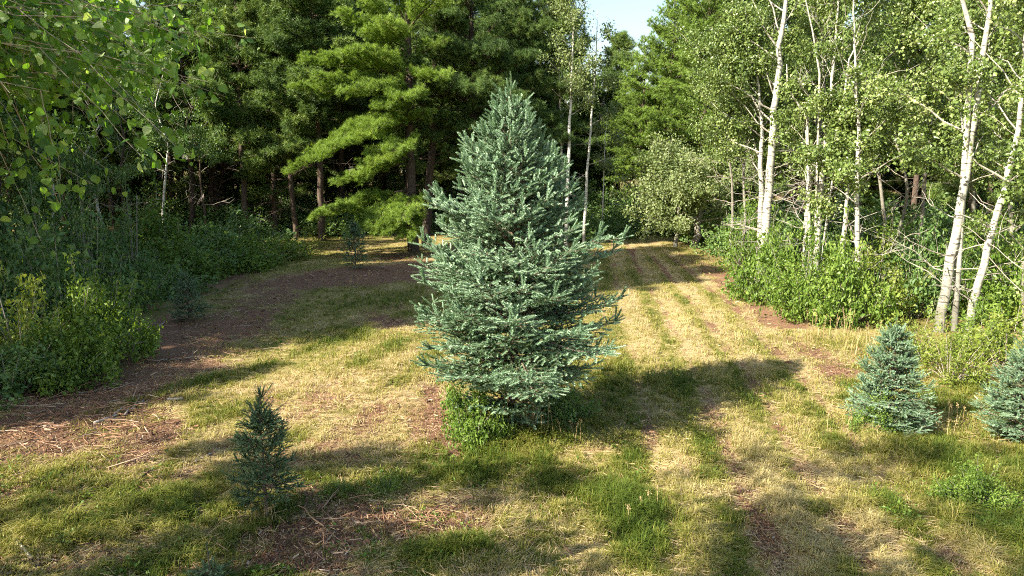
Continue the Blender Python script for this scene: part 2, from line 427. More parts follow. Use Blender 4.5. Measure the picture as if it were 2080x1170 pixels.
def build_ground():
    xs = np.concatenate([np.arange(-300, -60, 20), np.arange(-60, -14, 1.5), np.arange(-14, 14, .11), np.arange(14, 60, 1.5), np.arange(60, 301, 20)])
    ys = np.concatenate([np.arange(-120, -20, 20), np.arange(-20, 6, 1.5), np.arange(6, 30, .11), np.arange(30, 48, .25), np.arange(48, 90, 2), np.arange(90, 400, 20)])
    X, Y = np.meshgrid(xs, ys)
    x = X.ravel(); y = Y.ravel()
    g, l, h = zones(x, y)
    z = ground_z(x, y) + 0.05 * (fbm(x * 3.1, y * 3.1, 101, 2) - .5) - 0.05 * np.clip(l, 0, 1) * 0.5
    nx = len(xs); ny = len(ys)
    i = np.arange(ny - 1)[:, None] * nx + np.arange(nx - 1)[None, :]
    f = np.stack([i, i + 1, i + nx + 1, i + nx], axis=2).reshape(-1, 4)
    mb = MB(); mb.add(np.stack([x, y, z], 1), None, f, g)
    m, nt, N, L = new_mat('meadow_ground')
    ag = N('ShaderNodeAttribute'); ag.attribute_name = 'tint'
    al = N('ShaderNodeAttribute'); al.attribute_name = 'litter'
    tc = N('ShaderNodeTexCoord')
    n1 = N('ShaderNodeTexNoise'); n1.inputs['Scale'].default_value = 5; n1.inputs['Detail'].default_value = 8; n1.inputs['Roughness'].default_value = .7
    n2 = N('ShaderNodeTexNoise'); n2.inputs['Scale'].default_value = 38; n2.inputs['Detail'].default_value = 6; n2.inputs['Roughness'].default_value = .7
    L(tc.outputs['Object'], n1.inputs['Vector']); L(tc.outputs['Object'], n2.inputs['Vector'])

    def mix_in(attr, noise, amt):
        s = N('ShaderNodeMath'); s.operation = 'MULTIPLY_ADD'; s.inputs[1].default_value = amt; s.inputs[2].default_value = -amt / 2
        L(noise.outputs['Fac'], s.inputs[0])
        a = N('ShaderNodeMath'); a.operation = 'ADD'; L(attr, a.inputs[0]); L(s.outputs[0], a.inputs[1])
        return a.outputs[0]
    gg = mix_in(mix_in(ag.outputs['Fac'], n1, 1.2), n2, .6)
    ll = mix_in(mix_in(al.outputs['Fac'], n1, 1.0), n2, .9)
    rg = ramp_node(N, [(0.1, (0.36, 0.28, 0.145)), (0.4, (0.25, 0.21, 0.07)), (0.7, (0.14, 0.135, 0.035)), (1.0, (0.075, 0.09, 0.02))])
    L(gg, rg.inputs[0])
    rl = ramp_node(N, [(0.25, (0.075, 0.045, 0.03)), (0.5, (0.205, 0.115, 0.07)), (0.75, (0.35, 0.22, 0.14))])
    L(n2.outputs['Fac'], rl.inputs[0])
    rm = ramp_node(N, [(0.28, (0, 0, 0)), (0.6, (1, 1, 1))]); L(ll, rm.inputs[0])
    mx = N('ShaderNodeMix'); mx.data_type = 'RGBA'
    L(rm.outputs[0], mx.inputs[0]); L(rg.outputs[0], mx.inputs[6]); L(rl.outputs[0], mx.inputs[7])
    b = N('ShaderNodeBsdfPrincipled'); b.inputs['Roughness'].default_value = .95; b.inputs['Specular IOR Level'].default_value = .1
    L(mx.outputs[2], b.inputs['Base Color'])
    bp = N('ShaderNodeBump'); bp.inputs['Strength'].default_value = .7; bp.inputs['Distance'].default_value = .04
    L(n2.outputs['Fac'], bp.inputs['Height']); L(bp.outputs[0], b.inputs['Normal'])
    o = N('ShaderNodeOutputMaterial'); L(b.outputs[0], o.inputs[0])
    ob = mb.build('ground', m, None, True)
    a = ob.data.attributes.new('litter', 'FLOAT', 'POINT'); a.data.foreach_set('value', l.astype(np.float32))
    tag(ob, kind='structure')


build_ground()


# ------------------------------------------------------------------ templates
def needle_shoot(n, nl, w, seed, spread=0.9, upb=0.0):
    """a bottle-brush shoot of length 1 along +x"""
    r = np.random.default_rng(seed)
    v = []; f = []
    for i in range(n):
        s = (i + r.random()) / n
        th = i * 2.399 + r.random() * .5
        rad = np.array([0, math.cos(th), math.sin(th)])
        a = spread * (0.8 + .4 * r.random()) * (1 - .45 * s)
        d = np.array([math.cos(a), 0, 0]) + rad * math.sin(a) + np.array([0, 0, upb])
        d = nrm(d)
        sd = nrm(np.cross(d, rad + 1e-3)) * w / 2
        b = np.array([s * .95, 0, 0]); k = len(v)
        v += [b - sd, b + sd, b + d * nl * (.8 + .4 * r.random())]
        f.append((k, k + 1, k + 2))
    return np.array(v), f, []


def needle_tuft(n, w, seed, cone=1.7):
    """needles fanning from one bud, length 1"""
    r = np.random.default_rng(seed)
    v = []; f = []
    for i in range(n):
        a = cone * math.sqrt((i + .5) / n); th = i * 2.399 + r.random() * .6
        d = np.array([math.cos(a), math.sin(a) * math.cos(th), math.sin(a) * math.sin(th)])
        sd = nrm(np.cross(d, r.normal(size=3))) * w / 2
        b = np.array([-.15 + .3 * r.random(), 0, 0]); k = len(v)
        v += [b - sd, b + sd, b + d * (.75 + .35 * r.random())]
        f.append((k, k + 1, k + 2))
    return np.array(v), f, []


LEAF4 = (np.array([(0, 0, 0), (.48, .40, .10), (1, 0, -.04), (.48, -.40, .10)], float), [], [(0, 1, 2, 3)])
LEAF_LONG = (np.array([(0, 0, 0), (.45, .27, .07), (1, 0, -.08), (.45, -.27, .07)], float), [], [(0, 1, 2, 3)])
_hv = [(-.45, 0, .02), (0, 0, 0)]
_out = [(-.02, .20, .03), (.10, .42, .07), (.34, .50, .06), (.62, .36, .02), (.84, .16, -.05), (1.0, 0, -.10)]
_rt = [(-x if False else x, -y, z) for x, y, z in _out[:-1]]
HEART = (np.array([(0, 0, 0)] + _out + _rt[::-1] + [(.5, 0, -.02), (-.55, .012, .06), (-.55, -.012, .06)], float),
         [(12, 0, 1), (12, 1, 2), (12, 2, 3), (12, 3, 4), (12, 4, 5), (12, 5, 6), (12, 6, 7), (12, 7, 8), (12, 8, 9), (12, 9, 10), (12, 10, 11), (12, 11, 0), (0, 13, 14)], [])
SHOOT_FINE = needle_shoot(56, .21, .085, 1, 1.05, .10)
SHOOT_MID = needle_shoot(30, .24, .11, 2, 1.05, .10)
TUFT_RED = needle_tuft(26, .075, 3, 1.75)
TUFT_RED_FAR = needle_tuft(15, .12, 4, 1.75)
TUFT_WHITE = needle_tuft(18, .085, 5, 1.25)
TUFT_WHITE_FAR = needle_tuft(12, .13, 6, 1.3)


def curve(p0, d, L, n, lift, rng, wig=0.06):
    """a bent branch from p0 along d; lift bends it up (+) or lets it sag (-)"""
    t = np.linspace(0, 1, n)[:, None]
    d = nrm(d)
    p = np.asarray(p0) + d * L * t + np.array([0, 0, 1.0]) * lift * L * t ** 2
    wv = rng.normal(size=(n, 3)) * wig * L * np.minimum(t * 2, 1) * 0.5
    wv = np.cumsum(wv, 0) / np.sqrt(n); wv[0] = 0
    return p + wv


def samp(path, t):
    x = np.clip(np.asarray(t), 0, 1) * (len(path) - 1)
    i = np.minimum(x.astype(int), len(path) - 2); f = (x - i)[:, None]
    return path[i] * (1 - f) + path[i + 1] * f


# ------------------------------------------------------------------ spruces
def make_spruce(name, loc, h, prof, seed, mat, shoot_len=.12, whorl=.15, per=6, tmpl=SHOOT_FINE, base=.1, trunk_r=.09, dens=1.0, rise=.25, bark='spruce_bark', tint0=.55, rz=0, bare=0.0):
    rng = np.random.default_rng(seed)
    root = empty(name, loc, rz)
    tr = MB()
    zz = np.linspace(-.1, h * .985, 16)
    wob = np.cumsum(rng.normal(size=(16, 2)) * .012 * h / 6, 0)
    tp = np.stack([wob[:, 0], wob[:, 1], zz], 1)
    tr.tube(tp, np.maximum(trunk_r * (1 - np.clip(zz, 0, h) / h), .006), 8)
    tr.build('trunk', M[bark], root, True)
    br = MB(); cr = MB()
    P = []; D = []; S = []; T = []

    def shoots(path, t0, step, ln, tint):
        L = np.linalg.norm(np.diff(path, axis=0), axis=1).sum()
        n = max(2, int(L * (1 - t0) / step))
        t = t0 + (1 - t0) * (np.arange(n) + rng.random(n) * .6) / n
        p = samp(path, t); d = nrm(samp(path, t + .08) - samp(path, t - .02))
        side = nrm(np.cross(d, [0, 0, 1.0])) * np.where(np.arange(n) % 2, 1, -1)[:, None]
        dd = nrm(d * .8 + side * .75 + rng.normal(size=(n, 3)) * .22 + np.array([0, 0, .12]))
        P.append(p); D.append(dd); S.append(ln * (.7 + .5 * rng.random(n))); T.append(tint + rng.normal(size=n) * .17)
        # the shoot that continues the twig
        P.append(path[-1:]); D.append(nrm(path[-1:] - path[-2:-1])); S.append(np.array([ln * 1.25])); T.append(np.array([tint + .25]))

    z = base * h
    az = rng.random() * TAU
    while z < h * .97:
        f = z / h
        R = np.interp(f, prof[0], prof[1])
        nb = per if f < .8 else max(4, per - 1)
        az += rng.random() * 2
        for k in range(nb):
            a = az + k * TAU / nb + rng.normal() * .22
            L = R * (0.58 + .44 * rng.random() ** .8)
            L *= .70 + .58 * float(vnoise(math.cos(a) * 1.9 + 7 + seed, math.sin(a) * 1.9 + z * 3.2 / max(h / 5.5, .35), 911 + seed))   # boughs in uneven tiers
            if f > .8: L *= .9
            if L < .06: continue
            z0 = z + rng.normal() * whorl * .75
            el = np.interp(f, [0, .25, .6, .85, 1], [-.22, -.04, .30, .75, 1.05]) + rng.normal() * (.16 if f < .6 else .14)
            d = np.array([math.cos(a) * math.cos(el), math.sin(a) * math.cos(el), math.sin(el)])
            st = np.array([np.interp(z0, zz, tp[:, 0]), np.interp(z0, zz, tp[:, 1]), z0 - math.sin(el) * L * .3])
            Lb = L / max(.6, math.cos(el)) if f < .55 else L * 1.1
            path = curve(st, d, Lb, 8, rise * (1 - f * .5) * ((.3 + 1.2 * rng.random()) if f < .6 else .35), rng, .08)
            br.tube(path, np.linspace(.011 * L + .006, .003, 8), 4)
            tint = tint0 + rng.normal() * .10
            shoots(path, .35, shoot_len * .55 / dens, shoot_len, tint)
            if f > .3 or rng.random() < .4:      # the tip turns up in a few longer spikes
                q = 2 if rng.random() < .5 else 3
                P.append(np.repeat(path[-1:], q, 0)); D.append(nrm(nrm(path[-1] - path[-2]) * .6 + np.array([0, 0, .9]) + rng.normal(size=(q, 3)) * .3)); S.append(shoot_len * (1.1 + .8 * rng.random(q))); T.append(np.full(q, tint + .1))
            nl = max(2, int(L / (.105) * dens))
            for j in range(nl):
                t = .16 + .8 * (j + rng.random() * .7) / nl
                sgn = 1 if j % 2 else -1
                pp = samp(path, np.array([t]))[0]; dr = nrm(samp(path, np.array([t + .1]))[0] - samp(path, np.array([t - .05]))[0])
                sd = np.cross(dr, [0, 0, 1.0]) * sgn
                l2 = (.40 * L * (1 - t) + .10 + .06 * rng.random()) * (.75 + .5 * rng.random())
                d2 = nrm(dr * .62 + sd * .8 + np.array([0, 0, -.25 + .45 * rng.random()]))
                p2 = curve(pp, d2, l2, 4, .05, rng, .05)
                br.tube(p2, np.linspace(.006, .0025, 4), 3)
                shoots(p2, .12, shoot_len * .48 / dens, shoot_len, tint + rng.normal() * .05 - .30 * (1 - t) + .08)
        z += whorl * (1.0 - .35 * f) * (.8 + .4 * rng.random())
    # the bare leader and its ring of upright shoots
    ld = curve(tp[-1], [rng.normal() * .03, 0, 1], max(.18, h * .085), 4, 0, rng, .02)
    br.tube(ld, [.008, .007, .006, .004], 4)
    n = 9
    P.append(samp(ld, np.linspace(0, .9, n))); D.append(nrm(np.array([0, 0, 1.0]) + rng.normal(size=(n, 3)) * .18)); S.append(np.full(n, shoot_len * 1.0)); T.append(np.full(n, tint0))
    P = np.vstack(P); D = np.vstack(D); S = np.concatenate(S); T = np.concatenate(T)
    R = frames(D, rng.normal(size=len(D)) * .3)
    cr.scatter(tmpl, P, R, S, T)
    br.build('branches', M[bark], root)
    cr.build('crown', M[mat], root)
    return root


HERO = at(1036, 872)
prof_h = np.array([(0, .15), (.07, .48), (.12, .86), (.17, 1.28), (.22, 1.60), (.28, 1.80), (.36, 1.74), (.46, 1.52), (.53, 1.34), (.58, 1.18), (.66, 1.0), (.74, .84), (.82, .66), (.89, .42), (.94, .24), (1, .05)]).T
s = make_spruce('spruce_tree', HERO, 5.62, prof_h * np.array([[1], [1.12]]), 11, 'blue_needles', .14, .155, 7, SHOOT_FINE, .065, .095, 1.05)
tag(s, 'large pale blue-green spruce standing alone in the middle of the clearing', 'spruce')
prof_s = np.array([(0, .60), (.1, .80), (.25, .76), (.45, .54), (.65, .35), (.82, .19), (.93, .08), (1, .02)]).T
prof_n = np.array([(0, .15), (.18, .36), (.25, .44), (.4, .38), (.6, .28), (.75, .19), (.9, .09), (1, .02)]).T
s = make_spruce('spruce_tree', at(541, 1050), 1.55, prof_n, 12, 'dark_needles', .08, .10, 6, SHOOT_FINE, .20, .03, 1.1, .25)
tag(s, 'small slim dark spruce with a bare lower stem in the mown grass', 'spruce')
s = make_spruce('spruce_tree', at(1797, 868), 1.78, prof_s * np.array([[1], [.90]]), 13, 'blue_needles', .085, .10, 8, SHOOT_FINE, .03, .04, 1.15, .3)
tag(s, 'small bushy blue spruce in tall grass below the two leaning white trunks', 'spruce')
s = make_spruce('spruce_tree', at(2070, 895), 1.65, prof_s * np.array([[1], [.90]]), 14, 'blue_needles', .085, .10, 8, SHOOT_FINE, .03, .04, 1.15, .3)
tag(s, 'small pale blue spruce cut off by the right edge of the photo', 'spruce')
s = make_spruce('spruce_tree', at(385, 652), 1.35, prof_s * np.array([[1], [.72]]), 15, 'dark_needles', .09, .12, 6, SHOOT_MID, .03, .03, .8)
tag(s, 'small dark spruce in shade at the foot of the hedge of bushes', 'spruce')
s = make_spruce('spruce_tree', at(722, 545), 2.1, prof_s * np.array([[1], [.75]]), 16, 'dark_needles', .12, .17, 6, SHOOT_MID, .1, .03, .6)
tag(s, 'thin dark young spruce on the mulch bank under the bright pine boughs', 'spruce')
s = make_spruce('spruce_tree', at(428, 1185), .28, prof_s * np.array([[1], [.2]]), 17, 'dark_needles', .06, .07, 5, SHOOT_MID, .05, .01, .9)
tag(s, 'tiny spruce seedling poking out of the grass at the bottom edge', 'spruce')


# ------------------------------------------------------------------ pines
class Pine:
    def __init__(self, name, loc, h, seed, style, r0=.18, far=False, lean=(0, 0)):
        self.rng = np.random.default_rng(seed); self.style = style; self.h = h
        self.far = far
        self.root = empty(name, loc)
        self.loc = np.asarray(loc, float)
        self.br = MB(); self.P = []; self.D = []; self.S = []; self.T = []
        zz = np.linspace(-.15, h, 20)
        w = np.cumsum(self.rng.normal(size=(20, 2)) * .035, 0)
        self.tp = np.stack([w[:, 0] + lean[0] * zz / h, w[:, 1] + lean[1] * zz / h, zz], 1)
        self.tr = np.maximum(r0 * (1 - np.clip(zz, 0, h) / h) ** .8, .015)
        t = MB(); t.tube(self.tp, self.tr, 10); t.build('trunk', M['pine_bark'], self.root, True)

    def at(self, z):
        return np.array([np.interp(z, self.tp[:, 2], self.tp[:, 0]), np.interp(z, self.tp[:, 2], self.tp[:, 1]), z])

    def tufts(self, p, d, s, t):
        self.P.append(np.atleast_2d(p)); self.D.append(np.atleast_2d(d)); self.S.append(np.atleast_1d(s)); self.T.append(np.atleast_1d(t))

    def bough(self, z, az, L, el, lift, dens=1.0):
        d = np.array([math.cos(az) * math.cos(el), math.sin(az) * math.cos(el), math.sin(el)])
        self.bough_dir(self.at(z), d, L, lift, dens)

    def bough_to(self, z, tip, sag=0.08, dens=1.0):
        a = self.at(z); b = np.asarray(tip) - self.loc
        L = np.linalg.norm(b - a)
        d = nrm(b - a) + np.array([0, 0, sag]); self.bough_dir(a, d, L, -sag, dens)

    def bough_dir(self, p0, d, L, lift, dens):
        rng = self.rng
        path = curve(p0, d, L, 9, lift, rng, .07)
        self.br.tube(path, np.linspace(.012 * L + .012, .006, 9), 5)
        bt = .5 + rng.normal() * .10
        if self.style == 'white':
            nl = int(L / .13 * dens)
            for j in range(nl):
                t = .22 + .78 * (j + rng.random() * .6) / nl
                q = samp(path, np.array([t]))[0]
                dr = nrm(samp(path, np.array([t + .1]))[0] - samp(path, np.array([t - .1]))[0])
                sd = np.cross(dr, [0, 0, 1.0]) * (1 if j % 2 else -1)
                l2 = (.32 * L * (1 - t) ** .8 * min(1, (t - .1) * 3) + .38) * (.6 + .6 * rng.random())
                d2 = nrm(dr * .75 + sd * .85 + np.array([0, 0, rng.normal() * .16 + .08]))
                p2 = curve(q, d2, l2, 4, .10, rng, .08)
                self.br.tube(p2, np.linspace(.010, .004, 4), 3)
                n = max(3, int(l2 / .055 * dens))
                tt = np.clip(.15 + .85 * rng.random(n) ** .8, 0, 1)
                pp = samp(p2, tt) + rng.normal(size=(n, 3)) * np.array([.08, .08, .07])
                dd = nrm(d2 * .7 + np.array([0, 0, .7]) + rng.normal(size=(n, 3)) * .45)
                self.tufts(pp, dd, (.20 if self.far else .17) * (.8 + .5 * rng.random(n)), bt + rng.normal(size=n) * .13)
        else:
            nl = max(4, int(L / .25 * dens))
            for j in range(nl):
                t = .30 + .70 * (j + rng.random() * .8) / nl
                q = samp(path, np.array([t]))[0]
                dr = nrm(samp(path, np.array([t + .1]))[0] - samp(path, np.array([t - .1]))[0])
                sd = nrm(np.cross(dr, [0, 0, 1.0])) * (1 if j % 2 else -1)
                l2 = (.30 * L * (1 - t) + .35) * (.6 + .7 * rng.random())
                d2 = nrm(dr * .7 + sd * .8 + np.array([0, 0, rng.normal() * .3 + .2]))
                p2 = curve(q, d2, l2, 4, .30, rng, .1)
                self.br.tube(p2, np.linspace(.014, .006, 4), 3)
                n = max(4, int((5 + l2 * 10) * dens))
                tt = .35 + .65 * rng.random(n) ** .6
                pp = samp(p2, tt) + rng.normal(size=(n, 3)) * np.array([.13, .13, .10])
                dd = nrm(d2 * .6 + np.array([0, 0, .65]) + rng.normal(size=(n, 3)) * .55)
                self.tufts(pp, dd, (.28 if self.far else .23) * (.8 + .5 * rng.random(n)), bt + rng.normal(size=n) * .14)

    def dead(self, z, az, L):
        rng = self.rng
        p = curve(self.at(z), [math.cos(az), math.sin(az), rng.normal() * .2 - .1], L, 6, -.1, rng, .12)
        self.br.tube(p, np.linspace(.022, .006, 6), 4)
        for k in range(5):
            q = samp(p, np.array([.3 + .65 * rng.random()]))[0]
            d = nrm(p[-1] - p[0]) * .6 + rng.normal(size=3) * .6
            self.br.tube(curve(q, d, L * .35, 4, 0, rng, .15), np.linspace(.009, .003, 4), 3)

    def crown(self, z0, spread, step, per, zpow=1.0, dens=1.0, bottom=.6, ndead=6):
        rng = self.rng; z = z0; az = rng.random() * 6
        while z < self.h * .985:
            f = (z - z0) / (self.h - z0)
            prof = np.interp(f, [0, .12, .4, .75, 1], [bottom, .95, 1.0, .6, .10])
            for k in range(per):
                az += TAU / per + rng.normal() * .35
                L = spread * prof * (.55 + .6 * rng.random())
                if L < .3: continue
                el = np.interp(f, [0, .5, 1], [-.12, .15, .85]) + rng.normal() * .12
                self.bough(z + rng.normal() * step * .3, az, L, el, .12 if self.style == 'white' else .18, dens)
            az += .7
            z += step * (.7 + .6 * rng.random()) * (1 - .3 * f)
        for k in range(ndead):
            self.dead(z0 * (.35 + .65 * rng.random()), rng.random() * TAU, 1.0 + 1.4 * rng.random())

    def finish(self, mat=None):
        P = np.vstack(self.P); D = np.vstack(self.D); S = np.concatenate(self.S); T = np.concatenate(self.T)
        w = self.style == 'white'
        tm = (TUFT_WHITE_FAR if self.far else TUFT_WHITE) if w else (TUFT_RED_FAR if self.far else TUFT_RED)
        c = MB(); c.scatter(tm, P, frames(D, self.rng.random(len(D)) * 6), S, T)
        self.br.build('branches', M['twig'] if False else M['pine_bark'], self.root)
        c.build('crown', M[mat or ('white_pine' if w else 'red_pine')], self.root)
        return self.root


# the big white pine left of the blue spruce, with its long sunlit boughs
wl = stand(840, 37.5)
wp = Pine('pine_tree', wl, 17.5, 21, 'white', .32)
YW = wl[1]
for sy, tx, ty, dy in [(60, 790, -40, -1), (120, 690, 15, -1.5), (100, 735, 60, -2.5), (160, 612, 130, -1.0), (165, 690, 120, -3), (205, 598, 180, -1.5), (200, 700, 190, -3.5), (215, 770, 215, -4),
                       (240, 592, 332, -2.0), (232, 640, 300, -1.0), (250, 700, 290, -3.2), (330, 682, 378, -2.2), (300, 760, 330, -3.6), (395, 636, 446, -1.5), (405, 712, 472, -2.8), (400, 770, 470, -3.5), (420, 830, 480, -3.2),
                       (60, 900, -20, -3), (160, 900, 150, -3)]:
    z0 = up(840, sy, YW)[2] - wl[2]
    wp.bough_to(z0, up(tx, ty, YW + dy), .10, 1.3)
    if tx < 780:
        wp.bough_to(z0 + .25, up(tx + 45, ty - 22, YW + dy - .7), .10, 1.2)
rg = np.random.default_rng(5)
for k in range(24):
    z = 6.5 + 11 * k / 24
    wp.bough(z, rg.random() * TAU, (1.2 + 2.2 * rg.random()) * (1 - .5 * k / 24), .1 + .5 * k / 24, .1, .85)
for k in range(7):
    wp.dead(2.2 + 3.5 * rg.random(), PI + rg.normal() * .9, 1.2 + 1.5 * rg.random())
tag(wp.finish('sunny_pine'), 'big white pine with long bright green boughs beside the blue spruce', 'pine tree')

rl = stand(868, 39.5)
p = Pine('pine_tree', rl, 16, 22, 'red', .27, False, (.9, 0))
p.crown(4.2, 3.2, .8, 4, 1, 1.0, .8, 9)
tag(p.finish(), 'thick brown-trunked pine close behind the big white pine', 'pine tree')

rl = stand(962, 39.5)
p = Pine('pine_tree', rl, 17, 23, 'red', .30)
for sy, tx, ty, dy in [(40, 1165, -5, 0), (70, 1150, 60, -1), (110, 1175, 110, .5), (170, 1185, 175, 0), (210, 1192, 255, -.5), (240, 1150, 280, -1.5), (250, 1100, 320, -2), (150, 1080, 120, -3), (220, 1060, 200, -3),
                       (200, 880, 170, -2), (150, 890, 80, -2.5), (250, 900, 240, -2), (90, 900, 30, -2), (300, 1080, 370, -1), (120, 1010, 100, -4), (180, 960, 180, -4.5)]:
    z0 = up(962, sy, rl[1])[2] - rl[2]
    p.bough_to(max(3, z0 - .3), up(tx, ty, rl[1] + dy), -.05, 1.4)
p.crown(6.5, 3.6, .8, 4, 1, 1.0, .8, 6)
tag(p.finish(), 'tall dark pine with a broad drooping crown rising behind the blue spruce tip', 'pine tree')

PROTO = {}
for i, (st, h, z0, sp, step, per, r0) in enumerate([('red', 17, 5.6, 3.1, .65, 5, .19), ('red', 15.5, 4.4, 2.9, .65, 5, .18), ('red', 18.5, 6.4, 3.2, .7, 5, .21),
                                                     ('white', 17, 2.8, 3.6, .7, 5, .24), ('white', 14, 1.8, 3.2, .65, 5, .2), ('red', 13, 2.6, 2.8, .7, 4, .17),
                                                     ('red', 11, .6, 2.5, .6, 5, .15)]):
    p = Pine('pine_tree', (0, 0, 0), h, 30 + i, st, r0, True)
    p.crown(z0, sp, step, per, 1, .7 if st == 'white' else 1.0, .75, 10)
    PROTO[i] = p.finish(); tag(PROTO[i], 'x', 'pine tree')
USED = set()


def put(i, loc, rz, s, label, group=None):
    loc = np.asarray(loc, float) - np.array([0, 0, .05])
    if i in USED:
        return copy_tree(PROTO[i], loc, rz, s, label, group)
    USED.add(i)
    o = PROTO[i]; o.location = tuple(loc); o.rotation_euler = (0, 0, rz); o.scale = (s, s, s); o['label'] = label
    if group: o['group'] = group
    return o


rg = np.random.default_rng(77)
FRONT = [  # column, distance, prototype, scale, label
    (392, 46, 0, 1.0, 'straight pine trunk in the dark wood, leftmost of the six bare front trunks'),
    (437, 48.5, 2, .95, 'slender pine trunk in the dark wood, second from the left of the front trunks'),
    (500, 43.5, 1, 1.1, 'thick straight pine trunk at the wood edge, third from the left of the front trunks'),
    (562, 45, 5, 1.05, 'pine with low yellow-green boughs over a slim trunk, fourth of the front trunks'),
    (603, 43, 0, .9, 'thin bare pine trunk at the wood edge, fifth from the left of the front trunks'),
    (656, 42, 2, 1.0, 'tall bare pine trunk just left of the bright white pine boughs'),
]
for px, Y, i, s, lab in FRONT:
    put(i, stand(px, Y), rg.random() * 6, s, lab, 'pines along the left wood edge')
RIGHT = [
    (1300, 52, 4, .95, 'pointed pale green pine against the sky at the end of the track'),
    (1352, 50, 3, .95, 'tall pine right of the sky gap with upswept boughs'),
    (1420, 46, 3, 1.0, 'dense bright pine behind the low aspen at the track end'),
    (1475, 49, 0, 1.0, 'dark pine rising between the track end and the big white aspen trunk'),
    (1255, 57, 1, .90, 'short dark pine at the back of the sky gap'),
    (1385, 56, 4, 1.25, 'pine crown topping out just behind the tall pine at the sky gap'),
    (1540, 45, 5, 1.2, 'dark pine standing behind the big white aspen trunk'),
    (1640, 43, 1, 1.0, 'dark pine standing behind the bare forked aspen'),
    (1735, 47, 4, 1.0, 'pine with its tip in the small sky gap above the right aspens'),
    (1850, 40, 0, .95, 'dark pine hidden behind the aspen leaves right of the bare forked aspen'),
    (1960, 37, 5, 1.1, 'dark pine behind the leaning white trunks'),
    (2075, 36, 1, 1.0, 'dark pine at the right edge behind the aspens'),
]
for px, Y, i, s, lab in RIGHT:
    put(i, stand(px, Y), rg.random() * 6, s, lab, 'pines behind the right aspens')
LAB_DEEP = 'tall dark pine deep in the shaded wood left of the clearing'
LAB_DEEPR = 'tall dark pine deep in the shaded wood beyond the track end'
for row, (Y, n) in enumerate([(51, 12), (56, 13), (62, 15), (69, 16), (77, 16)]):
    for k in range(n):
        px = -250 + (k + (row % 2) * .5 + rg.normal() * .14) * 1420 / n
        put([0, 1, 2, 5, 1, 5][(k + row) % 6] if row < 2 else [6, 1, 6, 0, 6, 2][(k + row) % 6], stand(px, Y + rg.normal() * 1.2), rg.random() * 6, .95 + .25 * rg.random(), LAB_DEEP, 'pines deep in the left wood')
for row, (Y, n) in enumerate([(56, 8), (62, 12), (69, 14), (77, 14)]):
    for k in range(n):
        px = 1215 + (k + (row % 2) * .5 + rg.normal() * .12) * 1080 / n
        sc = .95 + .2 * rg.random()
        if 1180 < px < 1310: sc = .68 + .01 * row
        put([1, 5, 0, 5][(k + row) % 4] if row < 1 else [6, 0, 6, 1][(k + row) % 4], stand(px, Y + rg.normal()), rg.random() * 6, sc, LAB_DEEPR, 'pines deep in the right wood')
for px, Y, sc in [(1168, 58, .8), (1190, 63, .8), (1180, 70, .9), (1205, 75, .9)]:
    put(6, stand(px, Y), px, sc, LAB_DEEPR, 'pines deep in the right wood')
# trees beside and behind the camera, whose shadows cross the clearing
for k, (x, y, i, s) in enumerate([(-26, .5, 6, 1.2), (-22.8, 4.8, 6, 1.28), (-24.5, 7.2, 6, 1.02), (-22.5, 10.5, 4, 1.15), (-21.5, 14, 6, 1.45), (-21, 17.5, 3, .95), (-21.5, 21, 6, 1.45), (-23.5, 25, 6, 1.4), (-26, 30, 3, 1.0),
                                  (-31, 1, 6, 1.1), (-29, 13, 4, 1.3), (-28, 19, 6, 1.5), (-31, 27, 3, 1.1), (-32, 34, 6, 1.5), (-34, 40, 4, 1.25), (-31, 38, 6, 1.4), (-36, 45, 3, 1.1), (-17, 15, 2, 1.16), (-18, 18, 0, 1.32), (-18.5, 20.5, 2, 1.24)]):
    put(i, (x, y, 0), rg.random() * 6, s, 'sheltering pine left of the clearing outside the photo', 'pines left of the clearing')


# ------------------------------------------------------------------ broadleaved trees
def leafy(mb, centres, n, spread, size, rng, tint=.5, tmpl=LEAF4, upb=.35, dtint=.2):
    """n leaves round each centre"""
    c = np.repeat(np.asarray(centres), n, axis=0)
    N = len(c)
    p = c + rng.normal(size=(N, 3)) * spread
    nn = nrm(rng.normal(size=(N, 3)) + np.array([0, 0, upb]))
    d = nrm(np.cross(nn, rng.normal(size=(N, 3))) + np.array([0, 0, -.35]))
    y = nrm(np.cross(nn, d)); z = np.cross(d, y)
    R = np.stack([d, y, z], 2)
    tt = np.repeat(np.broadcast_to(tint, (len(centres),)), n) + rng.normal(size=N) * dtint
    mb.scatter(tmpl, p, R, size * (.5 + 1.0 * rng.random(N) ** 1.3), tt)


